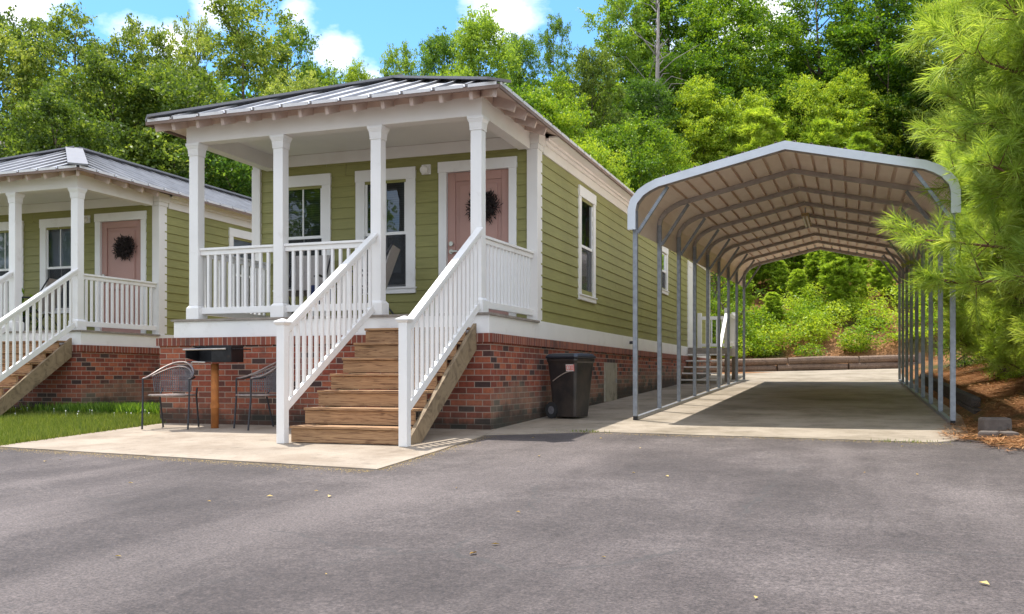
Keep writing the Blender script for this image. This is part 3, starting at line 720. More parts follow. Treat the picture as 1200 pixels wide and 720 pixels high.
    for i in range(1, n_+1):
        x_ = A2[0] + (B2[0]-A2[0])*i/(n_+1); r_ = min(x_-A2[0], B2[0]-x_)
        mb.bar((x_, A2[1], A2[2]+.028), (x_, A2[1]+r_, A2[2]+.028+r_*PIT), .03, .036)
    n_ = int((C2[1]-B2[1])/st_)
    for i in range(1, n_+1):
        y_ = B2[1] + (C2[1]-B2[1])*i/(n_+1); r_ = min(y_-B2[1], C2[1]-y_, W2+ov)
        mb.bar((B2[0], y_, B2[2]+.028), (B2[0]-r_, y_, B2[2]+.028+r_*PIT), .03, .036)
        mb.bar((A2[0], y_, B2[2]+.028), (A2[0]+r_, y_, B2[2]+.028+r_*PIT), .03, .036)
    mb.build('standing_seams', M['roof'], rf)
    mb = MB(O)
    for p, q in ((A2, E), (B2, E), (E, F)):
        mb.bar((p[0], p[1], p[2]+.05), (q[0], q[1], q[2]+.05), .30, .03)
    mb.build('ridge_cap', M['cap'], rf)
    mb = MB(O); n_ = int((B2[0]-A2[0])/st_)
    for i in range(0, n_+1):
        xa = A2[0] + (B2[0]-A2[0])*i/(n_+1)+.03; xb = A2[0] + (B2[0]-A2[0])*(i+1)/(n_+1)-.03
        mb.box(xa, xb, A2[1]-.018, A2[1]+.004, A2[2]-.004, A2[2]+.035)
    n_ = int((C2[1]-B2[1])/st_)
    for i in range(0, n_+1):
        ya = B2[1] + (C2[1]-B2[1])*i/(n_+1)+.03; yb = B2[1] + (C2[1]-B2[1])*(i+1)/(n_+1)-.03
        mb.box(B2[0]-.004, B2[0]+.018, ya, yb, B2[2]-.004, B2[2]+.035)
    mb.build('pan_ends', M['roof_edge'], rf)
    # rafter tails
    def tail(p, q):
        MB(O).bar((p[0], p[1], p[2]-.094), (q[0], q[1], q[2]-.083), .045, .125).build('rafter_tail', M['rafter'], root)
    for i in range(12):
        x_ = -8.30 + 4.16*i/11; tail((x_, 10.53, ZE+.313*PIT), (x_, YE0+.03, ZE+.03*PIT))
    for i in range(1, 5):
        y_ = 10.53 + .40*i; tail((-4.114, y_, ZE+.313*PIT), (XE1-.03, y_, ZE+.03*PIT)); tail((-8.318, y_, ZE+.313*PIT), (XE0+.03, y_, ZE+.03*PIT))
    tail((-4.12, 10.53, ZE+.316*PIT), (XE1-.04, YE0+.04, ZE+.04*PIT)); tail((-8.31, 10.53, ZE+.316*PIT), (XE0+.04, YE0+.04, ZE+.04*PIT))
    mb = MB(O); mb.box(XR+.10, XE1-.005, YW+.2, YB, 3.925, 3.945); mb.build('soffit_board', M['beam_white'], root)
    return root
c1 = build_cottage()
tag(c1, 'olive green cottage with stairs to its porch, standing in the centre next to the carport', 'house', 'olive green cottages')
OFF = (-7.79, 1.83, 0)
c2 = copy_tree(c1); c2.location = (O[0]+OFF[0], O[1]+OFF[1], O[2]+OFF[2])
for wn in c2.children:
    if wn.name.startswith('window'):
        for pc in wn.children:
            if pc.name.startswith('blind'): pc.material_slots[0].link = 'OBJECT'; pc.material_slots[0].material = M['curtain']
c2['label'] = 'olive green cottage cut by the left edge, behind the strip of lawn'

# ------------------------------------------------------------------ things on the porches
def make_wreath(loc, label):
    v = []; f = []; r0 = .115
    n = 1700
    a = rng.uniform(0, 2*np.pi, n); c = np.stack([np.cos(a), np.zeros(n), np.sin(a)], 1)*(r0+rng.normal(0, .042, n))[:, None]
    c[:, 1] = rng.normal(0, .02, n)
    d = c/np.linalg.norm(c, axis=1)[:, None] * rng.uniform(-.3, 1, n)[:, None] + rng.normal(0, .5, (n, 3)); d[:, 1] *= .6; d /= np.linalg.norm(d, axis=1)[:, None]
    L = rng.uniform(.03, .10, n); s = np.cross(d, rng.normal(size=(n, 3))); s /= np.linalg.norm(s, axis=1)[:, None]
    w = .009
    vv = np.stack([c, c+d*(L*.5)[:, None]+s*w, c+d*L[:, None], c+d*(L*.5)[:, None]-s*w], 1); vv[..., 1] = np.minimum(vv[..., 1], .035)
    root = thing('wreath', label, 'wreath', loc, 0, 'door wreaths')
    fast_mesh('twigs', vv.reshape(-1, 3), np.arange(4*n).reshape(n, 4), M['wreath'], root)
    MB().tube([(r0*math.cos(t), 0.01, r0*math.sin(t)) for t in np.linspace(0, 2*math.pi, 25)[:-1]], .018, 6, closed=True).build('ring', M['wreath'], root)
    return root
wr = make_wreath((-4.83, YW-.03, 3.0), 'dark twig wreath hung on the pink door behind the porch column of the central cottage')
w2 = copy_tree(wr); w2.location = Vector(wr.location) + Vector(OFF); w2['label'] = 'dark twig wreath in full view on the pink door of the left cottage'

def make_sling_chair(loc, rz, label, mat=None):
    root = thing('porch_chair', label, 'chair', loc, rz, 'sling chairs on the porches')
    w = .26
    mb = MB()
    mb.poly([(-w, -.25, .42), (w, -.25, .42), (w, .18, .39), (-w, .18, .39)]); mb.poly([(-w, -.25, .435), (w, -.25, .435), (w, .18, .405), (-w, .18, .405)]); mb.build('seat', mat or M['sling'], root)
    mb = MB(); mb.hexa([(-w, .19, .42), (w, .19, .42), (w, .205, .42), (-w, .205, .42), (-w, .40, 1.0), (w, .40, 1.0), (w, .415, 1.0), (-w, .415, 1.0)]); mb.build('backrest', mat or M['sling'], root)
    for s in (-1, 1):
        x = s*(w+.012)
        MB().tube([(x, -.22, 0), (x, .10, .52), (x, .41, 1.0)], .013, 8).build('leg', M['iron'], root)
        MB().tube([(x*.97, .40, 0), (x*.97, .05, .45), (x*.97, -.25, .44)], .013, 8).build('leg', M['iron'], root)
        MB().tube([(x, .22, .64), (x, -.05, .66), (x, -.24, .63)], .016, 8).build('armrest', M['iron'], root)
    return root
ch = make_sling_chair((-6.22, 11.62, DZ), R(80), 'taupe sling chair peeking out right of the third porch column of the central cottage')
ch.rotation_euler[2] = R(-75)
ch2 = copy_tree(ch); ch2.location = (-7.30, 11.75, DZ); ch2.rotation_euler[2] = R(10); ch2['label'] = 'taupe sling chair behind the porch railing under the left window of the central cottage'
ch3 = copy_tree(ch); ch3.location = (-6.45+OFF[0]+.25, 11.7+OFF[1], DZ); ch3['label'] = 'sling chair on the porch of the left cottage, beside its corner column'
t = thing('side_table', 'small white side table with navy cloth on the porch behind the railing', 'table', (-6.72, 11.5, DZ))
mb = MB(); mb.box(-.2, .2, -.2, .2, .44, .47); mb.build('tabletop', M['white'], t, bevel=.004)
for sx in (-.16, .16):
    for sy in (-.16, .16): MB().box(sx-.018, sx+.018, sy-.018, sy+.018, 0, .439).build('leg', M['white'], t)
mb = MB(); mb.box(-.207, .207, -.207, .207, .472, .478); mb.box(-.21, .21, -.211, -.2075, .25, .478); mb.build('tablecloth', M['navy'], t)
pt = thing('potted_plant', 'leafy green plant in a dark pot on the porch of the left cottage', 'plant', (-14.35, 13.55, DZ))
MB().tube([(0, 0, 0), (0, 0, .05), (0, 0, .30), (0, 0, .33)], [.10, .12, .16, .17], 16).build('pot', M['charred'], pt, smooth=True)
n = 260; c = rng.normal(0, .12, (n, 3)) + np.array([0, 0, .48]); d = rng.normal(size=(n, 3)); d /= np.linalg.norm(d, axis=1)[:, None]; s = np.cross(d, rng.normal(size=(n, 3))); s /= np.linalg.norm(s, axis=1)[:, None]
vv = np.stack([c-d*.06, c+s*.025, c+d*.06, c-s*.025], 1)
fast_mesh('leaves', vv.reshape(-1, 3), np.arange(4*n).reshape(n, 4), M['leaf_bright'], pt, tone=rng.uniform(0, 1, n))

# ------------------------------------------------------------------ patio: iron chairs and grill
def make_iron_chair(loc, rz, label):
    root = thing('patio_chair', label, 'chair', loc, rz, 'iron patio chairs')
    w, dpt, sh = .27, .24, .43
    mb = MB(); seat = [(w*1.0*math.cos(t)*(1 if True else 1), -.02 + dpt*math.sin(t)*1.05, sh) for t in np.linspace(0, 2*math.pi, 29)[:-1]]
    mb.tube(seat, .013, 8, closed=True); sr = mb.build('seat_rim', M['hoop_iron'], root, smooth=True)
    mesh = MB()
    for i in np.arange(-.25, .251, .025):
        h = dpt*1.05*math.sqrt(max(0, 1-(i/w)**2)); mesh.bar((i, -.02-h, sh), (i, -.02+h, sh), .004, .003)
    for j in np.arange(-.24, .241, .025):
        h = w*math.sqrt(max(0, 1-(j/(dpt*1.05))**2)); mesh.bar((-h, -.02+j, sh+.004), (h, -.02+j, sh+.004), .004, .003)
    mesh.build('seat_mesh', M['grey_iron'], root)
    # barrel back: double hoop rising from the arms
    def hoop(t, top, r=1.0):   # t from 0 (left arm front) to 1
        a = math.pi*(0.0 + t)
        x = -w*1.08*math.cos(a)*r; y = -.20 + .46*math.sin(a)*r if 0 < t < 1 else -.20
        z = .64 + (top-.64)*(math.sin(a)**1.6 if 0 < t < 1 else 0)
        return (x, y, z)
    ts = np.linspace(0, 1, 25)
    MB().tube([hoop(t, .86) for t in ts], .014, 8).build('back_hoop', M['hoop_iron'], root, smooth=True)
    MB().tube([(hoop(t, .80, .93)) for t in ts[3:-3]], .009, 6).build('back_hoop', M['hoop_iron'], root, smooth=True)
    bm_ = MB()
    for t in np.linspace(.14, .86, 30):
        x, y, z = hoop(t, .82, .95); bm_.bar((x*.9, y*.92, .47), (x, y, z), .008, .008)
    for zz in np.arange(.50, .82, .024):
        pts = []
        for t in np.linspace(.14, .86, 22):
            x, y, z = hoop(t, .82, .95)
            if z >= zz: pts.append((x*(.9+.1*(zz-.47)/.35), y*(.92+.08*(zz-.47)/.35), zz))
        if len(pts) > 2: bm_.tube(pts, .0034, 4)
    bm_.build('back_mesh', M['grey_iron'], root)
    for s in (-1, 1):
        MB().tube([(s*.285, -.23, 0), (s*.29, -.20, .40), (s*.291, -.20, .64)], .012, 8).build('leg', M['iron'], root)
        MB().tube([(s*.23, .25, 0), (s*.235, .16, .42), (s*.22, .22, .52)], .012, 8).build('leg', M['iron'], root)
        MB().tube([(s*.291, -.20, .64), (s*.293, -.10, .645), (s*.285, -.02, .66)], .014, 8).build('armrest', M['iron'], root)
    return root
i1 = make_iron_chair((-7.94, 9.80, plane(9.8)+.016), R(16), 'black mesh barrel-back patio chair left of the rusty grill post')
i2 = copy_tree(i1); i2.location = (-6.80, 9.98, plane(9.98)+.016); i2.rotation_euler[2] = R(-38); i2['label'] = 'iron patio chair half hidden behind the left stair newel post'
i1.scale = (1, 1, .96); i2.scale = (1, 1, .96)
gz = plane(9.95)+.016
gr = thing('park_grill', 'charred box grill on a rusty orange post standing on the patio', 'grill', (-7.43, 9.95, gz), R(14))
MB().tube([(0, 0, 0), (0, 0, .80)], .047, 12).build('post', M['rust'], gr, smooth=True)
MB().tube([(0, 0, .25), (0, 0, .31)], .054, 12).build('post_collar', M['rust'], gr)
mb = MB(); W_, D_ = .29, .20; z0, z1 = .815, 1.02
mb.box(-W_+.02, W_, -D_, D_, z0, z0+.012)
mb.hexa([(-W_, D_-.012, z0), (W_, D_-.012, z0), (W_, D_, z0), (-W_, D_, z0), (-W_, D_-.012, z1), (W_, D_-.012, z1), (W_, D_, z1), (-W_, D_, z1)])
mb.box(W_-.012, W_, -D_, D_-.012, z0+.012, z1); mb.box(.04, W_-.012, -D_, -D_+.012, z0+.012, z1)
mb.hexa([(-W_, -D_, z0+.05), (-W_+.012, -D_, z0+.05), (-W_+.012, D_-.012, z0+.012), (-W_, D_-.012, z0+.012), (-W_, -D_, z1-.06), (-W_+.012, -D_, z1-.06), (-W_+.012, D_-.012, z1), (-W_, D_-.012, z1)])
mb.build('firebox', M['charred'], gr, bevel=.003)
mb = MB()
for i in range(14): mb.tube([(-W_+.03+i*.05, -D_+.02, z1-.045), (-W_+.03+i*.05, D_-.02, z1-.045)], .006, 6)
mb.build('grate', M['charred'], gr)
MB().tube([(-W_-.02, -D_-.02, z1-.055), (W_-.06, -D_-.02, z1-.045)], .011, 8).build('grate_bar', M['bright_bar'], gr)
MB().tube([(-W_+.08, -D_-.01, z0-.02), (-W_+.10, -D_-.02, z0+.0), (-.03, -D_-.02, z0-.005)], .009, 8).build('support_rod', M['bright_bar'], gr)

# ------------------------------------------------------------------ wheeled bin
bz = plane(12.4)+.013
BS = .84
bn = thing('wheeled_bin', 'black wheeled rubbish bin with a red label beside the brick foundation', 'bin', (-3.57, 12.44, bz), R(-14))
bn.scale = (BS, BS, 1.0)
mb = MB()
def ring(z, hx, hy, oy=0): return [(-hx*.86, -hy+oy, z), (hx*.86, -hy+oy, z), (hx, -hy*.86+oy, z), (hx, hy*.86+oy, z), (hx*.86, hy+oy, z), (-hx*.86, hy+oy, z), (-hx, hy*.86+oy, z), (-hx, -hy*.86+oy, z)]
levels = [(.02, .205, .22), (.06, .21, .225), (.50, .245, .275), (.74, .268, .31), (.765, .285, .33), (.80, .285, .33)]
prev = None
for z, hx, hy in levels:
    k = len(mb.v); mb.v += ring(z, hx, hy)
    if prev is not None:
        for j in range(8): mb.f.append((prev+j, prev+(j+1) % 8, k+(j+1) % 8, k+j))
    else: mb.f.append(tuple(k+j for j in reversed(range(8))))
    prev = k
mb.f.append(tuple(prev+j for j in range(8)))
body = mb.build('body', M['bin'], bn, bevel=.012)
mb = MB(); prev = None
for z, hx, hy in ((.803, .295, .345), (.825, .300, .350), (.862, .26, .30), (.872, .18, .2)):
    k = len(mb.v); mb.v += ring(z, hx, hy)
    if prev is not None:
        for j in range(8): mb.f.append((prev+j, prev+(j+1) % 8, k+(j+1) % 8, k+j))
    else: mb.f.append(tuple(k+j for j in reversed(range(8))))
    prev = k
mb.f.append(tuple(prev+j for j in range(8))); mb.build('lid', M['bin_lid'], bn, bevel=.008)
MB().tube([(-.29, .25, .80), (-.335, .27, .825), (-.345, .27, .83), (-.345, -.10, .83), (-.335, -.10, .825), (-.29, -.08, .80)], .018, 8).build('handle', M['bin_lid'], bn)
for s in (-1, 1):
    wl = MB(); wl.cyl((-.22, s*.20, .11), (-.22, s*.25, .11), .11, 24); wo = wl.build('wheel', M['tyre'], bn); 
    MB().cyl((-.22, s*.20-.002, .11), (-.22, s*.252+.001, .11), .055, 16).build('hub', M['grey_iron'], wo)
# pale swoosh moulded across the face, and the label high on the right
mb = MB()
sw = []
for t in np.linspace(0, 1, 13):
    xx = -.17 + .36*t; zz = .50 + .13*math.sin(t*1.5); hy_ = .275 + (.31-.275)*(zz-.50)/.24
    sw.append((xx, -hy_-.003, zz))
mb.tube(sw, .008, 6); mb.build('trim_line', simple('scuffed_edge', (.30, .25, .21), .5), bn)
def lab(x0, x1, z0, z1, d):
    f_ = lambda z: -(.275 + (.31-.275)*(z-.50)/.24) - d
    return [(x0, f_(z0), z0), (x1, f_(z0), z0), (x1, f_(z1), z1), (x0, f_(z1), z1)]
mb = MB(); mb.quad(*lab(.085, .235, .63, .72, .004)); lb = mb.build('label_sticker', M['label_pale'], bn)
mb = MB()
for k_ in range(3):
    cx = .113 + k_*.042
    mb.quad(*lab(cx-.018, cx+.018, .645, .653, .006)); mb.quad(*lab(cx-.018, cx+.018, .697, .705, .006)); mb.quad(*lab(cx-.018, cx-.008, .653, .697, .006))
    if k_ != 0: mb.quad(*lab(cx+.008, cx+.018, .653, .697, .006))
mb.quad(*lab(.224, .235, .63, .72, .006))
mb.build('lettering', M['label_red'], lb)

# ------------------------------------------------------------------ carport
CYF, SP, NB = 12.25, 1.66, 9
cz0 = plane(CYF)
XA, XB = -2.69, 1.15; XC = (XA+XB)/2
half = [(-1.92, 2.53), (-1.92, 2.79), (-1.89, 2.90), (-1.80, 3.01), (-1.70, 3.075), (-1.575, 3.13), (0, 3.485)]
prof = [(XC+a, z) for a, z in half] + [(XC-a, z) for a, z in half[-2::-1]]
CO = (XC, CYF, cz0)
cp = thing('carport', 'open metal carport with a ribbed gable roof on two rows of steel posts', 'carport', CO)
def dzc(y): return SLOPE*(y-CYF)
YC0, YC1 = CYF-.12, CYF+SP*(NB-1)+.12
# ribbed sheet: raised ribs run along the length
pts = []
tot = []
for (xa, za), (xb, zb) in zip(prof[:-1], prof[1:]):
    L = math.hypot(xb-xa, zb-za); nx_, nz_ = -(zb-za)/L, (xb-xa)/L
    nrib = max(1, round(L/.20)) if L > .5 else 0
    if not pts: pts.append((xa, za))
    if nrib:
        for i in range(nrib):
            for s0, o in ((-.20, 0), (-.165, .05), (.165, .05), (.20, 0)):
                tt = (i + .5 + s0*.55)/nrib; pts.append((xa+(xb-xa)*tt+nx_*o, za+(zb-za)*tt+nz_*o))
    pts.append((xb, zb))
mb = MB(CO)
for (xa, za), (xb, zb) in zip(pts[:-1], pts[1:]):
    mb.quad((xa, YC0, za+dzc(YC0)), (xb, YC0, zb+dzc(YC0)), (xb, YC1, zb+dzc(YC1)), (xa, YC1, za+dzc(YC1)))
mb.build('roof_sheet', M['carport'], cp)
# end trims
for yy, nm in ((YC0-.012, 'roof_trim'), (YC1+.012, 'roof_trim')):
    mb = MB(CO)
    inner = []
    m = len(prof)
    for i, (x_, z_) in enumerate(prof):
        a_ = prof[max(i-1, 0)]; b_ = prof[min(i+1, m-1)]
        L = math.hypot(b_[0]-a_[0], b_[1]-a_[1]); nx_, nz_ = (b_[1]-a_[1])/L, -(b_[0]-a_[0])/L
        inner.append((x_+nx_*.072, z_+nz_*.072))
    outer = []
    for i, (x_, z_) in enumerate(prof):
        a_ = prof[max(i-1, 0)]; b_ = prof[min(i+1, m-1)]
        L = math.hypot(b_[0]-a_[0], b_[1]-a_[1]); nx_, nz_ = (b_[1]-a_[1])/L, -(b_[0]-a_[0])/L
        outer.append((x_-nx_*.032, z_-nz_*.032))
    for i in range(m-1):
        z_ = dzc(yy)
        p = [(outer[i][0], yy, outer[i][1]+z_), (outer[i+1][0], yy, outer[i+1][1]+z_), (inner[i+1][0], yy, inner[i+1][1]+z_), (inner[i][0], yy, inner[i][1]+z_)]
        q = [(a, b+(.01), c) for a, b, c in p]
        mb.quad(*p); mb.quad(*q); mb.quad(p[0], p[1], q[1], q[0]); mb.quad(p[3], p[2], q[2], q[3])
        e = [(outer[i][0], yy+(.12 if yy < 15 else -.12), outer[i][1]+z_), (outer[i+1][0], yy+(.12 if yy < 15 else -.12), outer[i+1][1]+z_)]
        mb.quad(p[0], p[1], e[1], e[0])
    mb.build(nm, M['steel_trim'], cp)
inn = []
m = len(prof)
for i, (x_, z_) in enumerate(prof):
    a_ = prof[max(i-1, 0)]; b_ = prof[min(i+1, m-1)]
    L = math.hypot(b_[0]-a_[0], b_[1]-a_[1]); nx_, nz_ = (b_[1]-a_[1])/L, -(b_[0]-a_[0])/L
    inn.append((x_+nx_*.036, z_+nz_*.036))
for i in range(NB):
    y_ = CYF + .02 + SP*i; dz_ = dzc(y_)
    mb = MB(CO); seg = [(a, y_, b+dz_) for a, b in inn]
    for p, q in zip(seg[1:-2], seg[2:-1]): mb.bar(p, q, .058, .058, up=(0, 1, 0))
    mb.build('roof_bow', M['bow'], cp)
    for s in (-1, 1):
        px = XC + s*1.88
        MB(CO).box(px-.03, px+.03, y_-.03, y_+.03, plane(y_)+.062, inn[1][1]+dz_).build('post', M['steel'], cp, bevel=.004)
        MB(CO).box(px-.026, px+.026, y_-.026, y_+.026, plane(y_)+.013, plane(y_)+.061).build('post_foot', M['charred'] if i == 0 else M['steel'], cp)
        MB(CO).bar((XC+s*1.85, y_+.001, 2.50+dz_), (XC+s*1.46, y_+.001, 3.075+dz_), .04, .04, up=(0, 1, 0)).build('knee_brace', M['steel'], cp)
for s in (-1, 1):
    px = XC + s*1.88
    MB(CO).hexa([(px-.028, CYF+.06, plane(CYF)+.013), (px+.028, CYF+.06, plane(CYF)+.013), (px+.028, YC1, plane(YC1)+.013), (px-.028, YC1, plane(YC1)+.013), (px-.028, CYF+.06, plane(CYF)+.061), (px+.028, CYF+.06, plane(CYF)+.061), (px+.028, YC1, plane(YC1)+.061), (px-.028, YC1, plane(YC1)+.061)]).build('base_rail', M['steel'], cp)
yl = CYF + SP*3 + .2; zl = 3.36 + dzc(yl)
lt = thing('strip_light', 'narrow yellowed strip light hung under the carport ridge', 'light', (XC, yl, zl-.12))
MB((XC, yl, zl-.12)).box(XC-.06, XC+.06, yl, yl+1.25, zl-.10, zl-.05).build('housing', M['tubelight'], lt, bevel=.004)
for s in (-.03, .03): MB((XC, yl, zl-.12)).tube([(XC+s, yl+.03, zl-.117), (XC+s, yl+1.22, zl-.117)], .015, 8).build('tube', M['lampglass'], lt)
MB((XC, yl, zl-.12)).box(XC-.01, XC+.01, yl+.1, yl+.12, zl-.05, zl+.06).build('hanger', M['steel'], lt)

# ------------------------------------------------------------------ retaining timbers, blocks
lw = thing('log_retaining_wall', 'low wall of weathered logs at the far end of the driveway', 'retaining wall', (-1, 31.9, .75))
LO = (-1, 31.9, .75)
def wallpt(t): return (-4.4 + 6.4*t, 30.75 + 2.35*t, .72 + .16*t)
for row in range(2):
    nlog = 3
    for i in range(nlog):
        a = wallpt(i/nlog + .004 + (.05 if row and i else 0)); b = wallpt((i+1)/nlog - .004 + (.05 if row and i < 2 else 0))
        z_ = .10 + row*.225
        MB(LO).tube([(a[0], a[1]+row*.03, a[2]+z_), ((a[0]+b[0])/2, (a[1]+b[1])/2+row*.03+random.uniform(-.03, .03), (a[2]+b[2])/2+z_+random.uniform(-.015, .02)), (b[0], b[1]+row*.03, b[2]+z_)], [.118, .126, .112], 10).build('log', M['timber'], lw)
e = wallpt(1.0)
MB(LO).tube([(e[0]+.02, e[1], e[2]-.1), (e[0]+.02, e[1], e[2]+.5)], .10, 10).build('end_post', M['pale_trunk'], lw)
tw = thing('timber_edging', 'dark landscape timbers holding back the straw bank along the carport', 'retaining wall', (1.5, 12.5, plane(12.5)))
for row in range(2):
    for i in range(4):
        ya = 13.2 + i*2.44 + row*.4; yb = ya + 2.41
        MB((1.5, 12.5, plane(12.5))).bar((1.50, ya, plane(ya)+.07+row*.13), (1.50, yb, plane(yb)+.07+row*.13), .12, .126).build('timber', M['dark_timber'], tw, bevel=.012)
for bx, by, sx, sy, szz, rz, nm, lb_ in ((1.42, 11.25, .14, .11, .20, .15, 'concrete_block', 'large weathered block at the end of the straw bank'), (1.30, 10.75, .09, .07, .10, -.2, 'brick_fragment', 'broken dark brick in front of the large block, its left one'), (1.50, 10.80, .08, .06, .09, .5, 'brick_fragment', 'broken dark brick in front of the large block, its right one')):
    o = MB((bx, by, 0)).box(bx-sx, bx+sx, by-sy, by+sy, 0, szz).build(nm, M['stone'], None, bevel=.02)
    for v in o.data.vertices: v.co += Vector((random.uniform(-.012, .012), random.uniform(-.012, .012), random.uniform(-.01, .01)))
    o.location = (bx, by, hz(bx, by)-.02); o.rotation_euler[2] = rz; tag(o, lb_, 'block' if 'block' in nm else 'brick')
x_, y_ = bearing(1, 27); pz = hz(x_, y_)
up = thing('utility_pole', 'grey utility pole at the left edge rising in front of the trees', 'pole', (x_-.05, y_, pz))
MB().tube([(0, 0, 0), (0, 0, 3.2), (0, 0, 6.9)], [.15, .14, .125], 14).build('shaft', M['pole'], up, smooth=True)
MB().box(-.10, .10, -.19, -.13, 4.6, 4.9).build('junction_box', M['steel'], up)

# ------------------------------------------------------------------ trees
def tube_np(mb, pts, r0, r1, n=6):
    k = len(pts); mb.tube(pts, [r0+(r1-r0)*i/(k-1) for i in range(k)], n)
def leaf_quads(c, size, upb=.35, asp=.6):
    n = len(c); nrm = rng.normal(size=(n, 3)); nrm[:, 2] += upb*2; nrm /= np.linalg.norm(nrm, axis=1)[:, None]
    a = np.cross(nrm, rng.normal(size=(n, 3))); a /= np.linalg.norm(a, axis=1)[:, None]; b = np.cross(nrm, a)
    L = (size*rng.uniform(.6, 1.3, n))[:, None]
    v = np.stack([c-a*L*.5, c+b*L*asp*.5-a*L*.05+nrm*L*.08, c+a*L*.5-nrm*L*.06, c-b*L*asp*.5-a*L*.05+nrm*L*.08], 1)
    return v.reshape(-1, 3), np.arange(4*n).reshape(n, 4)
def broadleaf(seed, H=13., rw=3.6, base=.22, nclump=90, per=330, size=.165, crinkle=1., mat='leaf_olive', bark='trunk', spread=1.0):
    global rng
    rng = np.random.default_rng(seed); random.seed(seed)
    mb = MB(); top = np.array([rng.uniform(-.4, .4), rng.uniform(-.4, .4), H*.93])
    tr = [np.array([0, 0, -.4]), np.array([rng.uniform(-.15, .15), rng.uniform(-.15, .15), H*.3]), np.array([rng.uniform(-.3, .3), rng.uniform(-.3, .3), H*.6]), top]
    tube_np(mb, [tuple(p) for p in tr], .022*H*.7, .03, 8)
    cs = []; rs = []
    nclump = int(nclump*1.7)
    for i in range(nclump):
        t = base + (1-base)*(i+rng.uniform(0, 1))/nclump
        xx = (t-base)/(1-base); env = min(1, .35+xx*2.2)*math.sqrt(max(.03, 1-(max(0, xx-.42)/.6)**2.2))
        a = rng.uniform(0, 2*np.pi); rr = rw*env*math.sqrt(rng.uniform(.12, 1.0))*rng.uniform(.8, 1.18)
        r_ = rng.uniform(.35, 1.05)*(.7+.3*env)*rw/3.6
        c = np.array([rr*math.cos(a), rr*math.sin(a), t*H - r_*.5]); cs.append(c); rs.append(r_)
        if i % 4 == 0:
            zb = max(H*.16, c[2]-rr*.75); tt = zb/H
            p0 = np.array([np.interp(zb, [0, H*.3, H*.6, H*.93], [q[k] for q in ([0, 0, 0], tr[1], tr[2], top)]) for k in range(2)] + [zb])
            mid = (p0+c)/2 + np.array([0, 0, -.12*rr]) + rng.normal(0, .15, 3)
            tube_np(mb, [tuple(p0), tuple(mid), tuple(c)], .03+.004*H*(1-tt), .012, 5)
    P = []; T = []
    for c, r_ in zip(cs, rs):
        ns = max(5, int(17*r_)); k = max(8, int(per*(r_**1.5)/ns*1.7))
        for j in range(ns):                      # sprays: flattened leafy twigs that break the outline
            u = rng.normal(size=3); u /= np.linalg.norm(u); e = c + u*r_*np.array([1.15, 1.15, .8])*rng.uniform(.25, 1.15)
            ax = u + rng.normal(0, .5, 3); ax[2] *= .5; ax /= np.linalg.norm(ax)
            tt = rng.uniform(-.5, .6, k); q = e + ax*tt[:, None]*r_*.9 + rng.normal(0, 1, (k, 3))*np.array([.17, .17, .085])*(1.1-.8*np.abs(tt))[:, None]*(.6+.5*r_)
            P.append(q); T.append(np.clip(rng.normal(.5+rng.normal(0, .15), .17, k), 0, 1))
    P = np.concatenate(P); T = np.concatenate(T)
    v, f = leaf_quads(P, size, .55)
    crown = fast_mesh('crown', v, f, M[mat], tone=T, link=False)
    o = mb.build('trunk', M[bark]); tm = o.data; bpy.data.objects.remove(o)
    for p in tm.polygons: p.use_smooth = True
    return (H, tm, crown)
def needles(mb_pts, dirs, per, L, w):
    n = len(mb_pts)*per
    c = np.repeat(mb_pts, per, 0); d0 = np.repeat(dirs, per, 0)
    sh = rng.uniform(-.6, .5, n)[:, None]*L*1.1
    d = d0*rng.uniform(.35, 1.1, n)[:, None] + rng.normal(0, .48, (n, 3)); d /= np.linalg.norm(d, axis=1)[:, None]
    c = c + d0*sh
    s = np.cross(d, rng.normal(size=(n, 3))); s /= np.linalg.norm(s, axis=1)[:, None]
    ln = (L*rng.uniform(.7, 1.2, n))[:, None]; dr = np.zeros((n, 3)); dr[:, 2] = -.12
    m = c + d*ln*.55; e = c + d*ln + dr*ln*.8
    v = np.stack([c-s*w*.4, c+s*w*.4, m+s*w*.5, e, m-s*w*.5], 1)
    return v.reshape(-1, 3), np.arange(5*n).reshape(n, 5)
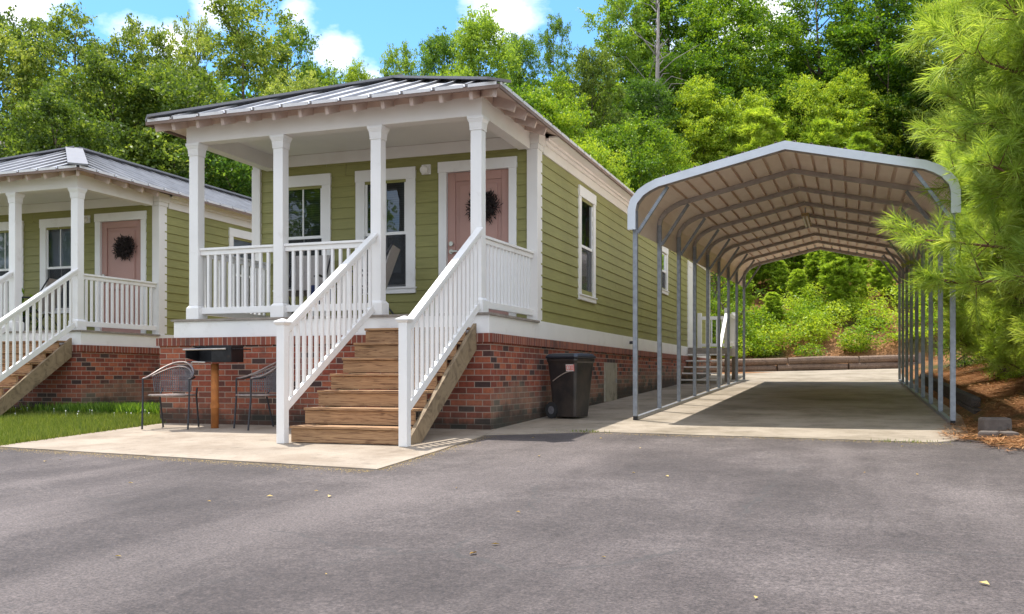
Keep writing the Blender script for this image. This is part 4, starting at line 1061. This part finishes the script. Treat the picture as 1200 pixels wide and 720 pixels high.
def pine(seed, H=7., base=.12, wid=1.9, gap=.42, perb=6, per=60, L=.2, w=.006, mat='needle', lens=None, shoots=5, up=.30, extra=()):
    global rng
    rng = np.random.default_rng(seed); random.seed(seed)
    mb = MB(); tube_np(mb, [(0, 0, -.3), (.05, .03, H*.4), (0, 0, H*.98)], .012*H+.02, .012, 9)
    tips = []; dirs = []
    z = base*H; todo = []
    while z < H*.985:
        todo += [(z, None, None)]*perb; z += gap*rng.uniform(.75, 1.2)*(1-.35*z/H)
    todo += list(extra)
    if True:
        for k, (z, az, La) in enumerate(todo):
            t = z/H
            a = rng.uniform(0, 2*np.pi) if lens is None else 2*np.pi*(k+rng.uniform(-.3, .3))/perb
            Lb = wid*(1-t)**.62*rng.uniform(.65, 1.12)*(min(1, .55+ (t-base)*2.2)) + .15
            if lens and az is None: Lb *= lens(a, z)
            if az is not None: a, Lb = az, La
            lift = .10 if az is None else -.005
            d = np.array([math.cos(a), math.sin(a), (up + rng.normal(0, .12)) if az is None else .06]); d /= np.linalg.norm(d)
            p0 = np.array([0, 0, z+rng.uniform(-.12, .12)]); pts = [p0]; cur = d.copy(); ns = 5
            for i in range(ns):
                cur = cur + np.array([0, 0, lift]) + rng.normal(0, .05, 3); cur /= np.linalg.norm(cur); pts.append(pts[-1]+cur*Lb/ns)
            tube_np(mb, [tuple(p) for p in pts], .010+.013*Lb*(1-t*.5), .006, 5)
            for i in range(1, ns+1):
                if i == ns: tips.append(pts[i]); dirs.append(cur)
                for s in range(shoots if i > 1 else 1):
                    if i == 1 and Lb > .8 and rng.uniform() < .6: continue
                    sd = cur*.7 + rng.normal(0, .6, 3) + np.array([0, 0, .35]); sd /= np.linalg.norm(sd); sl = rng.uniform(.10, .36)*min(1, .4+Lb)
                    q = pts[i-1] + (pts[i]-pts[i-1])*rng.uniform(0, 1)
                    mb.tube([tuple(q), tuple(q+sd*sl)], [.007, .004], 4); tips.append(q+sd*sl); dirs.append(sd)
    tips.append(np.array([0, 0, H])); dirs.append(np.array([0, 0, 1.]))
    tips = np.array(tips); dirs = np.array(dirs)
    v, f = needles(tips, dirs, per, L, w)
    tone = np.repeat(np.clip(rng.normal(.5, .17, len(tips)), 0, 1), per)*.65 + rng.uniform(0, .35, len(f))
    crown = fast_mesh('crown', v, f, M[mat], tone=tone, link=False)
    o = mb.build('trunk', M['pine_bark']); tm = o.data; bpy.data.objects.remove(o)
    for p in tm.polygons: p.use_smooth = True
    return (H, tm, crown)
def plant(name, proto, x, y, H, label, cat='tree', group=None, rz=None, sink=0., wide=1., recol=None):
    h0, tm, cm = proto; s = H/h0
    root = thing(name, label, cat, (x, y, hz(x, y)-sink), random.uniform(0, 6.28) if rz is None else rz, group)
    root.scale = (s*wide, s*wide, s)
    for nm, me in (('trunk', tm), ('crown', cm)):
        o = bpy.data.objects.new(nm, me); col.objects.link(o); o.parent = root
        if nm == 'crown' and recol:
            o.material_slots[0].link = 'OBJECT'; o.material_slots[0].material = M[recol]
    return root
BL = [broadleaf(11, mat='leaf_olive'), broadleaf(12, H=14, rw=3.2, mat='leaf_olive', nclump=80), broadleaf(13, H=13, rw=4.0, base=.15, nclump=110), broadleaf(14, H=15, rw=3.0, base=.3, nclump=62), broadleaf(15, H=12, rw=4.2, base=.1, nclump=105)]
SH = [broadleaf(21, H=3.2, rw=1.5, base=.02, nclump=46, per=330, size=.085, mat='leaf_bright'), broadleaf(22, H=3.0, rw=1.7, base=.02, nclump=50, per=300, size=.085, mat='leaf_bright')]
PN = [pine(31, H=6.5, mat='needle_far', per=44, L=.26, w=.028, perb=6, shoots=4), pine(32, H=6., mat='needle_far', per=44, L=.26, w=.028, perb=6, shoots=4, wid=1.7)]
def at(u, f, vtop):
    x, y = bearing(u, f); ztop = CAM_Z + (HOR - vtop)/F_PX*f
    return x, y, ztop - hz(x, y)
GT = 'broadleaf trees of the surrounding wood'
TREES = [  # u, distance, v of the top, proto, colour, width factor, label
 (-40, 34, 25, 2, 'leaf_olive', .8, 'olive broadleaf tree cut by the left edge behind the utility pole'),
 (20, 37, 14, 3, 'leaf_olive', .8, 'tall olive broadleaf tree just right of the utility pole'),
 (84, 35, 8, 3, 'leaf_olive', .75, 'tall olive broadleaf tree above the front roof corner of the left cottage'),
 (128, 31, 78, 4, 'leaf_olive', .8, 'lower olive broadleaf tree filling in behind the left cottage ridge'),
 (168, 36, 24, 1, 'leaf_olive', .62, 'broadleaf tree with a rounded top behind the middle of the left cottage roof'),
 (222, 31, 92, 4, 'leaf_olive', .85, 'lower broadleaf tree left of the central cottage eave'),
 (228, 40, 16, 3, 'leaf_olive', .45, 'narrow tall tree left of the large open tree, tip against cloud'),
 (288, 37, -6, 3, 'leaf_olive', .9, 'tallest open-branched tree on the left, reaching the top of the picture'),
 (338, 39, 22, 3, 'leaf_dark', .55, 'tall loose tree just right of the tallest open tree on the left'),
 (300, 29, 130, 4, 'leaf_dark', .8, 'dark tree seen through the open side of the central porch'),
 (60, 27, 120, 4, 'leaf_olive', .8, 'dense low tree behind the front slope of the left cottage'),
 (375, 40, 78, 2, 'leaf_dark', .55, 'medium broadleaf tree above the left part of the central roof'),
 (420, 46, 76, 0, 'leaf_bright', .42, 'bright green tree below the open sky above the central roof'),
 (468, 44, 52, 1, 'leaf_dark', .5, 'green tree above the ridge of the central roof'),
 (522, 46, 40, 2, 'leaf_dark', .55, 'dark blue green tree left of the cloud-topped group above the roof corner'),
 (566, 44, 16, 0, 'leaf_dark', .7, 'dark green round-topped tree against the white cloud'),
 (608, 48, 42, 2, 'leaf_dark', .45, 'dark green tree on the right shoulder of the round-topped tree'),
 (650, 43, 16, 3, 'leaf_dark', .38, 'slender pointed green tree standing free against the blue sky'),
 (596, 36, 110, 0, 'leaf_bright', .85, 'bright green tree directly above the front right roof corner of the central cottage'),
 (640, 37, 120, 4, 'leaf_bright', .7, 'bright green tree right of the roof corner below the slender tree'),
 (692, 42, 58, 2, 'leaf_olive', .55, 'mid green tree right of the gap of blue sky'),
 (728, 50, -12, 1, 'leaf_dark', .7, 'tall dark tree left of the dead trunk at the top edge'),
 (790, 52, -30, 0, 'leaf_bright', .9, 'tall bright tree right of the dead trunk at the top edge'),
 (735, 36, 140, 4, 'leaf_bright', .75, 'low bright tree on the slope behind the left eave of the carport'),
 (752, 44, 95, 2, 'leaf_dark', .7, 'dark tree at the foot of the dead trunk'),
 (850, 50, -8, 2, 'leaf_bright', .9, 'broad bright tree at the top above the carport left slope'),
 (822, 45, 95, 0, 'leaf_bright', .8, 'tree in the middle of the hillside, left above the carport ridge'),
 (868, 45, 112, 4, 'leaf_bright', .75, 'bright round tree on the hillside above the carport ridge'),
 (905, 54, 20, 3, 'leaf_dark', .8, 'loose dark tree with sky showing through, above the carport ridge'),
 (962, 50, -26, 1, 'leaf_bright', 1, 'tall bright tree left of the bare pine trunk at the top right'),
 (940, 46, 90, 4, 'leaf_bright', .7, 'bright green tree on the slope above the right half of the carport roof'),
 (1000, 46, 85, 0, 'leaf_bright', .8, 'bright green tree half behind the near pine'),
 (1060, 48, -30, 2, 'leaf_bright', 1, 'tall green tree behind the near pine at the top right'),
 (1130, 44, -10, 1, 'leaf_olive', 1, 'olive tree deep behind the near pine toward the right edge'),
 (1220, 40, -20, 0, 'leaf_dark', 1, 'broadleaf tree at the right edge behind the pines'),
 (708, 46, 100, 0, 'leaf_bright', .9, 'bright tree on the slope left of the foot of the dead trunk'),
 (655, 40, 88, 1, 'leaf_bright', .6, 'light green tree just right below the slender pointed tree'),
 (535, 40, 95, 2, 'leaf_dark', .9, 'shaded tree peeping over the middle of the central roof'),
 (800, 47, 60, 2, 'leaf_bright', .9, 'broad bright tree right of the dead trunk halfway up the hillside'),
 (905, 47, 80, 1, 'leaf_bright', .9, 'light green tree high above the carport ridge'),
 (1010, 50, 20, 2, 'leaf_bright', .9, 'tall bright tree around the bare trunk at the top right'),
 (195, 33, 82, 2, 'leaf_olive', .7, 'olive tree in the dip between the two taller trees over the left roof'),
 (350, 34, 92, 2, 'leaf_olive', .7, 'olive tree just above the left end of the central roof'),
 (780, 40, 158, 2, 'leaf_bright', .7, 'leafy bright tree left of the carport ridge on the near slope'),
 (690, 33, 165, 4, 'leaf_bright', .6, 'low leafy tree behind the long side eave of the central cottage'),
]
for (u, f, vt, pi_, lc, wd, lb_) in TREES:
    x, y, H = at(u, f, vt); plant('broadleaf_tree', BL[pi_], x, y, H, lb_, 'tree', GT, wide=wd*(1.12 if H < 10 else 1.0), recol=lc)
for bx, by, H, k in ((-16, -17, 13, 0), (-27, -20, 14, 2), (-37, -14, 14, 3), (-6, -24, 12, 4), (-47, -20, 15, 2)):
    plant('broadleaf_tree', BL[k], bx, by, H, 'broadleaf tree across the asphalt, seen only as a dark reflection in the porch windows', 'tree', 'trees across the asphalt', recol='leaf_dark')
# dead trunk and tall bare pine trunk
def bare(name, u, f, v0, v1, r, label, mat, branches=True):
    x, y = bearing(u, f); z0 = hz(x, y); z1 = CAM_Z + (HOR-v1)/F_PX*f
    root = thing(name, label, 'tree', (x, y, z0)); h = z1-z0; zb = CAM_Z + (HOR-v0)/F_PX*f - z0
    mb = MB(); mb.tube([(0, 0, -.3), (.03, 0, h*.5), (.1, 0, h)], [r, r*.85, r*.35], 9)
    mb.build('trunk', mat, root, smooth=True)
    if branches:
        for i in range(26):
            z = zb + (h-zb)*random.uniform(-.3, .98); a = random.uniform(0, 6.28); L = random.uniform(.3, 1.0)*(2.0 if z < zb+(h-zb)*.6 else 1.3)
            p = [(0, 0, z), (L*.5*math.cos(a), L*.5*math.sin(a), z+L*random.uniform(.2, .7)), (L*math.cos(a+.5), L*math.sin(a+.5), z+L*random.uniform(.3, 1.2))]
            MB().tube(p, [r*.22, r*.13, r*.06], 6).build('branch', mat, root)
    return root
bare('dead_tree', 769, 45, 100, 2, .15, 'bare grey dead trunk with a few broken branches standing among the green trees', M['pale_trunk'])
bare('bare_pine', 1028, 49, 60, -60, .25, 'straight bare trunk of a tall tree left of the near pine, at the top edge', M['trunk'], False)
# young pines and shrubs on the bank behind the carport
GP = 'young pines on the slope'
for (u, f, vt, k, wd, lb_) in [
 (890, 43.5, 140, 0, 1, 'young pine rising above the left slope of the carport ridge'), (962, 44, 150, 1, 1, 'young pine rising just right of the carport ridge'), (1010, 43, 165, 0, .9, 'young pine showing above the right slope of the carport roof'),
 (925, 43, 175, 1, .9, 'short young pine tip directly above the carport ridge'),
 (985, 34.6, 285, 0, 1.25, 'bright young pine in the middle of the opening under the carport'), (935, 35.6, 318, 1, 1.3, 'young pine left of centre seen under the carport'), (1035, 35.0, 296, 1, 1.2, 'young pine near the right posts seen under the carport'),
 (960, 36.5, 290, 1, 1.3, 'tall young pine behind the bright middle one under the carport'), (1008, 36.0, 300, 1, 1.2, 'young pine between the middle one and the right posts under the carport'), (912, 36.8, 305, 1, 1.2, 'young pine left of the middle under the carport, behind the others'),
 (885, 37.5, 268, 1, 1.5, 'tall young pine behind the others at the left of the opening under the carport'), (930, 38.0, 258, 0, 1.5, 'tall young pine under the carport ridge, its top hidden by the roof'), (975, 38.5, 255, 1, 1.5, 'tallest young pine in the opening under the carport'), (1025, 38.0, 262, 0, 1.5, 'tall young pine behind the right posts under the carport'), (1060, 36.5, 275, 1, 1.4, 'young pine just right of the far right carport posts'), (948, 35.2, 335, 1, 1.4, 'small young pine in front of the taller ones, left of the middle under the carport'), (1010, 35.2, 330, 0, 1.4, 'small young pine in front of the taller ones, right of the middle under the carport'),
 (905, 34.2, 345, 0, 1.4, 'small bushy pine above the left end of the log wall'), (868, 35.5, 310, 0, 1., 'young pine seen between the far left carport posts')]:
    x, y, H = at(u, f, vt); plant('young_pine', PN[k], x, y, H, lb_, 'pine tree', GP, wide=wd*1.15)
# leafy thicket on the slope behind the log wall
rng = np.random.default_rng(5); n = 60000
cx = rng.uniform(-6, 6, 110); cyy = 33.2 + .367*np.clip(cx, -8, 6)*.6 + rng.uniform(0, 4, 110); ch_ = rng.uniform(.2, .8, 110)
i = rng.integers(0, 110, n); u3 = rng.normal(size=(n, 3)); u3 /= np.linalg.norm(u3, axis=1)[:, None]; u3 *= rng.uniform(.2, 1, n)[:, None]**.5
P = np.stack([cx[i], cyy[i], hgt(cx[i], cyy[i]) + ch_[i]*.75], 1) + u3*np.stack([.5+.2*ch_[i], .5+.2*ch_[i], ch_[i]*.75], 1)
v, f = leaf_quads(P, .085, .7)
tag(fast_mesh('thicket', v, f, M['leaf_bright'], tone=np.clip(rng.normal(.5, .2, n) + .25*np.sin(i*2.4), 0, 1)), kind='stuff')
GS = 'shrubs along the foot of the slope'
for (u, f, vt, k, lb_) in [
 (882, 34.0, 366, 0, 'leafy shrub above the left end of the log wall'), (915, 33.8, 376, 1, 'low shrub above the log wall, second from its left end'), (948, 34.2, 356, 0, 'leafy shrub above the middle of the log wall'), (972, 34.0, 366, 1, 'low shrub just right of the middle of the log wall'),
 (1000, 34.4, 348, 0, 'darker full shrub above the right half of the log wall'), (1030, 34.4, 350, 1, 'shrub above the right end of the log wall'), (1050, 34.2, 346, 0, 'shrub hidden in part by the far right carport posts'),
 (850, 33, 350, 1, 'shrub behind the side landing of the central cottage'), (835, 34.5, 300, 0, 'tall shrub behind the far corner of the central cottage')]:
    x, y, H = at(u, f, vt); plant('shrub', SH[k], x, y, H, lb_, 'shrub', GS, wide=min(1.15, 2.4/H) if H > 2.4 else 1., recol='leaf_bright' if 'dark' not in lb_ else 'leaf_dark')
# right bank: near pine, more young pines and undergrowth
near = pine(41, H=7.8, base=.22, wid=2.3, gap=.31, perb=8, per=95, L=.205, w=.005, mat='needle', lens=lambda a, z: .42 if (abs(a-math.pi) < 1.15 and z < 2.55) else 1.06, shoots=7, up=.16, extra=[(1.62, math.pi-.06, 1.72), (1.52, math.pi+.12, 1.45), (1.3, math.pi+.9, 1.1), (1.2, math.pi+1.4, 1.2), (1.5, 4.9, 1.5), (1.0, 4.5, 1.2), (1.9, 5.2, 1.6)])
near2 = pine(42, H=5.2, base=.05, wid=1.7, gap=.48, perb=5, per=75, L=.20, w=.006, mat='needle', shoots=7)
x, y = 2.40, 11.5
plant('near_pine', near, x, y, 7.8, 'large bright yellow green pine at the right edge, its boughs over the carport corner', 'pine tree', rz=0.)
for (px, py, H, lb_) in [(2.72, 13.7, 4.6, 'smaller pine behind the large right pine, beside the nearest right carport post'), (2.2, 14.3, 3.6, 'short bushy pine filling the gap right of the nearest carport post'), (2.45, 15.6, 4.4, 'small pine close beside the second right carport post'), (3.35, 13.6, 4.8, 'pine at the right edge, just behind the boughs of the large one'), (2.4, 18.2, 4.6, 'small pine beside the fourth right carport post'), (3.6, 18.0, 5.6, 'young pine on the straw bank to the right of the carport posts'), (2.7, 21.5, 5.4, 'young pine close behind the middle right carport posts'), (5.2, 16.2, 6.2, 'pine at the right edge behind the large near pine'), (4.2, 26, 6.5, 'far young pine on the straw bank past the end of the carport'), (6.6, 21, 7, 'tall young pine deep on the right bank')]:
    plant('bank_pine', near2, px, py, H, lb_, 'pine tree', 'pines on the right bank')
for (px, py, H, k, lc, lb_) in [(2.35, 17.2, 1.0, 0, 'leaf_bright', 'low leafy shrub just behind the right carport posts'), (3.9, 15.6, 1.5, 1, 'leaf_dark', 'dark shrub at the foot of the pines by the right edge'), (3.1, 19.8, 1.3, 1, 'leaf_bright', 'bright shrub on the straw bank behind the carport posts'), (4.9, 19.0, 2.0, 0, 'leaf_bright', 'larger shrub on the right bank between the pines'), (2.5, 24.5, 1.6, 0, 'leaf_dark', 'shrub on the bank beside the far right carport posts')]:
    plant('bank_shrub', SH[k], px, py, H, lb_, 'shrub', 'shrubs on the right bank', recol=lc)
# the wood further back that reads as one mass
rng = np.random.default_rng(77); random.seed(77)
Ps = []; Ts = []; 
for i in range(230):
    u = rng.uniform(-350, 1550); f = rng.uniform(50, 68); bx, by = bearing(u, f)
    zt = hz(bx, by); vt = np.interp(u, [-350, 0, 250, 360, 420, 480, 560, 640, 680, 720, 1550], [80, 85, 85, 105, 122, 115, 95, 100, 110, 60, 40]); H = max(5, CAM_Z + (HOR-vt)/F_PX*f - zt)*rng.uniform(.72, 1.0)
    k = 1500; uu = rng.normal(size=(k, 3)); uu /= np.linalg.norm(uu, axis=1)[:, None]; uu *= rng.uniform(.3, 1, k)[:, None]**.5
    w_ = rng.uniform(2.2, 3.6); lump = 1 + .25*np.sin(uu[:, :1]*9+i)*np.sin(uu[:, 1:2]*8)*np.sin(uu[:, 2:]*10)
    Ps.append(np.array([bx, by, zt+H*.52]) + uu*lump*np.array([w_, w_, H*.52])); Ts.append(np.clip(rng.normal(.42+rng.normal(0, .16), .16, k), 0, 1))
Ps = np.concatenate(Ps); Ts = np.concatenate(Ts); v, f = leaf_quads(Ps, .42)
tag(fast_mesh('far_wood', v, f, M['leaf_bright'], tone=Ts), kind='stuff')
# undergrowth covering the hillside and the ground behind the houses
n = 110000; x = rng.uniform(-30, 24, n); y = rng.uniform(33.5, 56, n)
q = np.sin(x*.9+np.sin(y*.7)*1.5)*np.sin(y*.8+x*.3); k = (q > -.15) & ((y > 37) | (rng.uniform(size=n) < .6)); x, y = x[k], y[k]
P = np.stack([x, y, hgt(x, y) + np.abs(rng.normal(0, .35, len(x)))*(1+.5*q[k])], 1); v, f = leaf_quads(P, .15)
tag(fast_mesh('undergrowth', v, f, M['leaf_bright'], tone=np.clip(rng.normal(.45, .2, len(x)), 0, 1)), kind='stuff')
n = 30000; x = rng.uniform(-40, -9, n); y = rng.uniform(24, 33, n)
P = np.stack([x, y, hgt(x, y) + np.abs(rng.normal(0, .5, n))], 1); v, f = leaf_quads(P, .26)
tag(fast_mesh('undergrowth', v, f, M['leaf_dark'], tone=np.clip(rng.normal(.45, .2, n), 0, 1)), kind='stuff')

# ------------------------------------------------------------------ sky, sun, camera
SUN = Vector((-.234, .176, .956)).normalized()
w = bpy.data.worlds.new('World'); sc.world = w; w.use_nodes = True
nt = w.node_tree; bg = nt.nodes['Background']
sky = N(nt, 'ShaderNodeTexSky', sky_type='NISHITA'); sky.sun_disc = False
sky.sun_elevation = math.asin(SUN.z); sky.sun_rotation = math.atan2(SUN.x, SUN.y)
sky.air_density = 1.0; sky.dust_density = .4; sky.ozone_density = 2.0
tc = N(nt, 'ShaderNodeTexCoord')
nz = noise(nt, tc.outputs['Generated'], 8.5, 9, .60); mp = N(nt, 'ShaderNodeMapping'); mp.inputs['Scale'].default_value = (1, 1, 1.9)
nt.links.new(tc.outputs['Generated'], mp.inputs['Vector']); nt.links.new(mp.outputs['Vector'], nz.inputs['Vector'])
acc = None
def skydir(u, v):
    r = (u-600)/F_PX; d = Vector((r*CY-SY, r*SY+CY, (HOR-v)/F_PX)); return d.normalized()
for (u, v, rad, amp) in [(15, -10, 62, .95), (150, 30, 60, .62), (205, 52, 40, .8), (250, 8, 45, .8), (345, 15, 32, .7), (395, 72, 38, .85), (430, 95, 36, .85), (585, 20, 62, 1.0), (560, -40, 55, .6), (890, 30, 80, .9), (130, 95, 60, .7), (760, 60, 80, .6), (1060, 40, 80, .6)]:
    d = skydir(u, v)
    dp = N(nt, 'ShaderNodeVectorMath', operation='DISTANCE'); nt.links.new(tc.outputs['Generated'], dp.inputs[0]); dp.inputs[1].default_value = d
    mr = N(nt, 'ShaderNodeMapRange'); mr.inputs['From Min'].default_value = 0; mr.inputs['From Max'].default_value = rad/F_PX*1.25; mr.inputs['To Min'].default_value = amp; mr.inputs['To Max'].default_value = 0.
    nt.links.new(dp.outputs['Value'], mr.inputs['Value'])
    if acc is None: acc = mr.outputs[0]
    else:
        mm = N(nt, 'ShaderNodeMath', operation='MAXIMUM'); nt.links.new(acc, mm.inputs[0]); nt.links.new(mr.outputs[0], mm.inputs[1]); acc = mm.outputs[0]
# unseen cloud added overhead and behind the viewer: neutral fill that lifts the shade
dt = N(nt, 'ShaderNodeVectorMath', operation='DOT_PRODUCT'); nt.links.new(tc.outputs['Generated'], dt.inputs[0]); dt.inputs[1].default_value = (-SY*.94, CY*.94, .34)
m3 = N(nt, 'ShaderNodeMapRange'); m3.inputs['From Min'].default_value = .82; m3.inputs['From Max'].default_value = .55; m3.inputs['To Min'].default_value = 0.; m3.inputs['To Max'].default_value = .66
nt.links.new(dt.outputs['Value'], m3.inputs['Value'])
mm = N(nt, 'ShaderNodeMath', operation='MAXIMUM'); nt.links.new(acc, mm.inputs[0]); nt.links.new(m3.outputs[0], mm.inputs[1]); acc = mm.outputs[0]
ml = N(nt, 'ShaderNodeMath', operation='MULTIPLY_ADD'); nt.links.new(nz.outputs['Fac'], ml.inputs[0]); ml.inputs[1].default_value = 1.5; ml.inputs[2].default_value = -.75
sm = N(nt, 'ShaderNodeMath', operation='ADD'); nt.links.new(acc, sm.inputs[0]); nt.links.new(ml.outputs[0], sm.inputs[1])
cr = ramp(nt, [(.32, 0.), (.82, 1.)]); nt.links.new(sm.outputs[0], cr.inputs['Fac'])
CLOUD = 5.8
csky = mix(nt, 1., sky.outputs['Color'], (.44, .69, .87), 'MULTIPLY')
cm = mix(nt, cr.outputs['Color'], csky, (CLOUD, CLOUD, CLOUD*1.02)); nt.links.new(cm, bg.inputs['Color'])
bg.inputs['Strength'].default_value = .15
sl = bpy.data.lights.new('sun', 'SUN'); sl.energy = 3.0; sl.angle = R(.53); sl.color = (1., .955, .88)
so = bpy.data.objects.new('sun', sl); col.objects.link(so); so.rotation_euler = SUN.to_track_quat('Z', 'Y').to_euler(); so.location = (0, 0, 30)
cam = bpy.data.cameras.new('camera'); co = bpy.data.objects.new('camera', cam); col.objects.link(co); sc.camera = co
cam.sensor_width = 36; cam.lens = 36*F_PX/1200; cam.shift_x = 0; cam.shift_y = (HOR-360)/1200; cam.clip_start = .05; cam.clip_end = 1500
co.location = (0, 0, CAM_Z); co.rotation_euler = (R(90), 0, YAW)
sc.view_settings.view_transform = 'Standard'; sc.view_settings.look = 'None'; sc.view_settings.gamma = 1.
sc.view_settings.exposure = 1.15
sc.render.engine = 'CYCLES'; sc.cycles.max_bounces = 8; sc.cycles.diffuse_bounces = 5; sc.cycles.transparent_max_bounces = 8
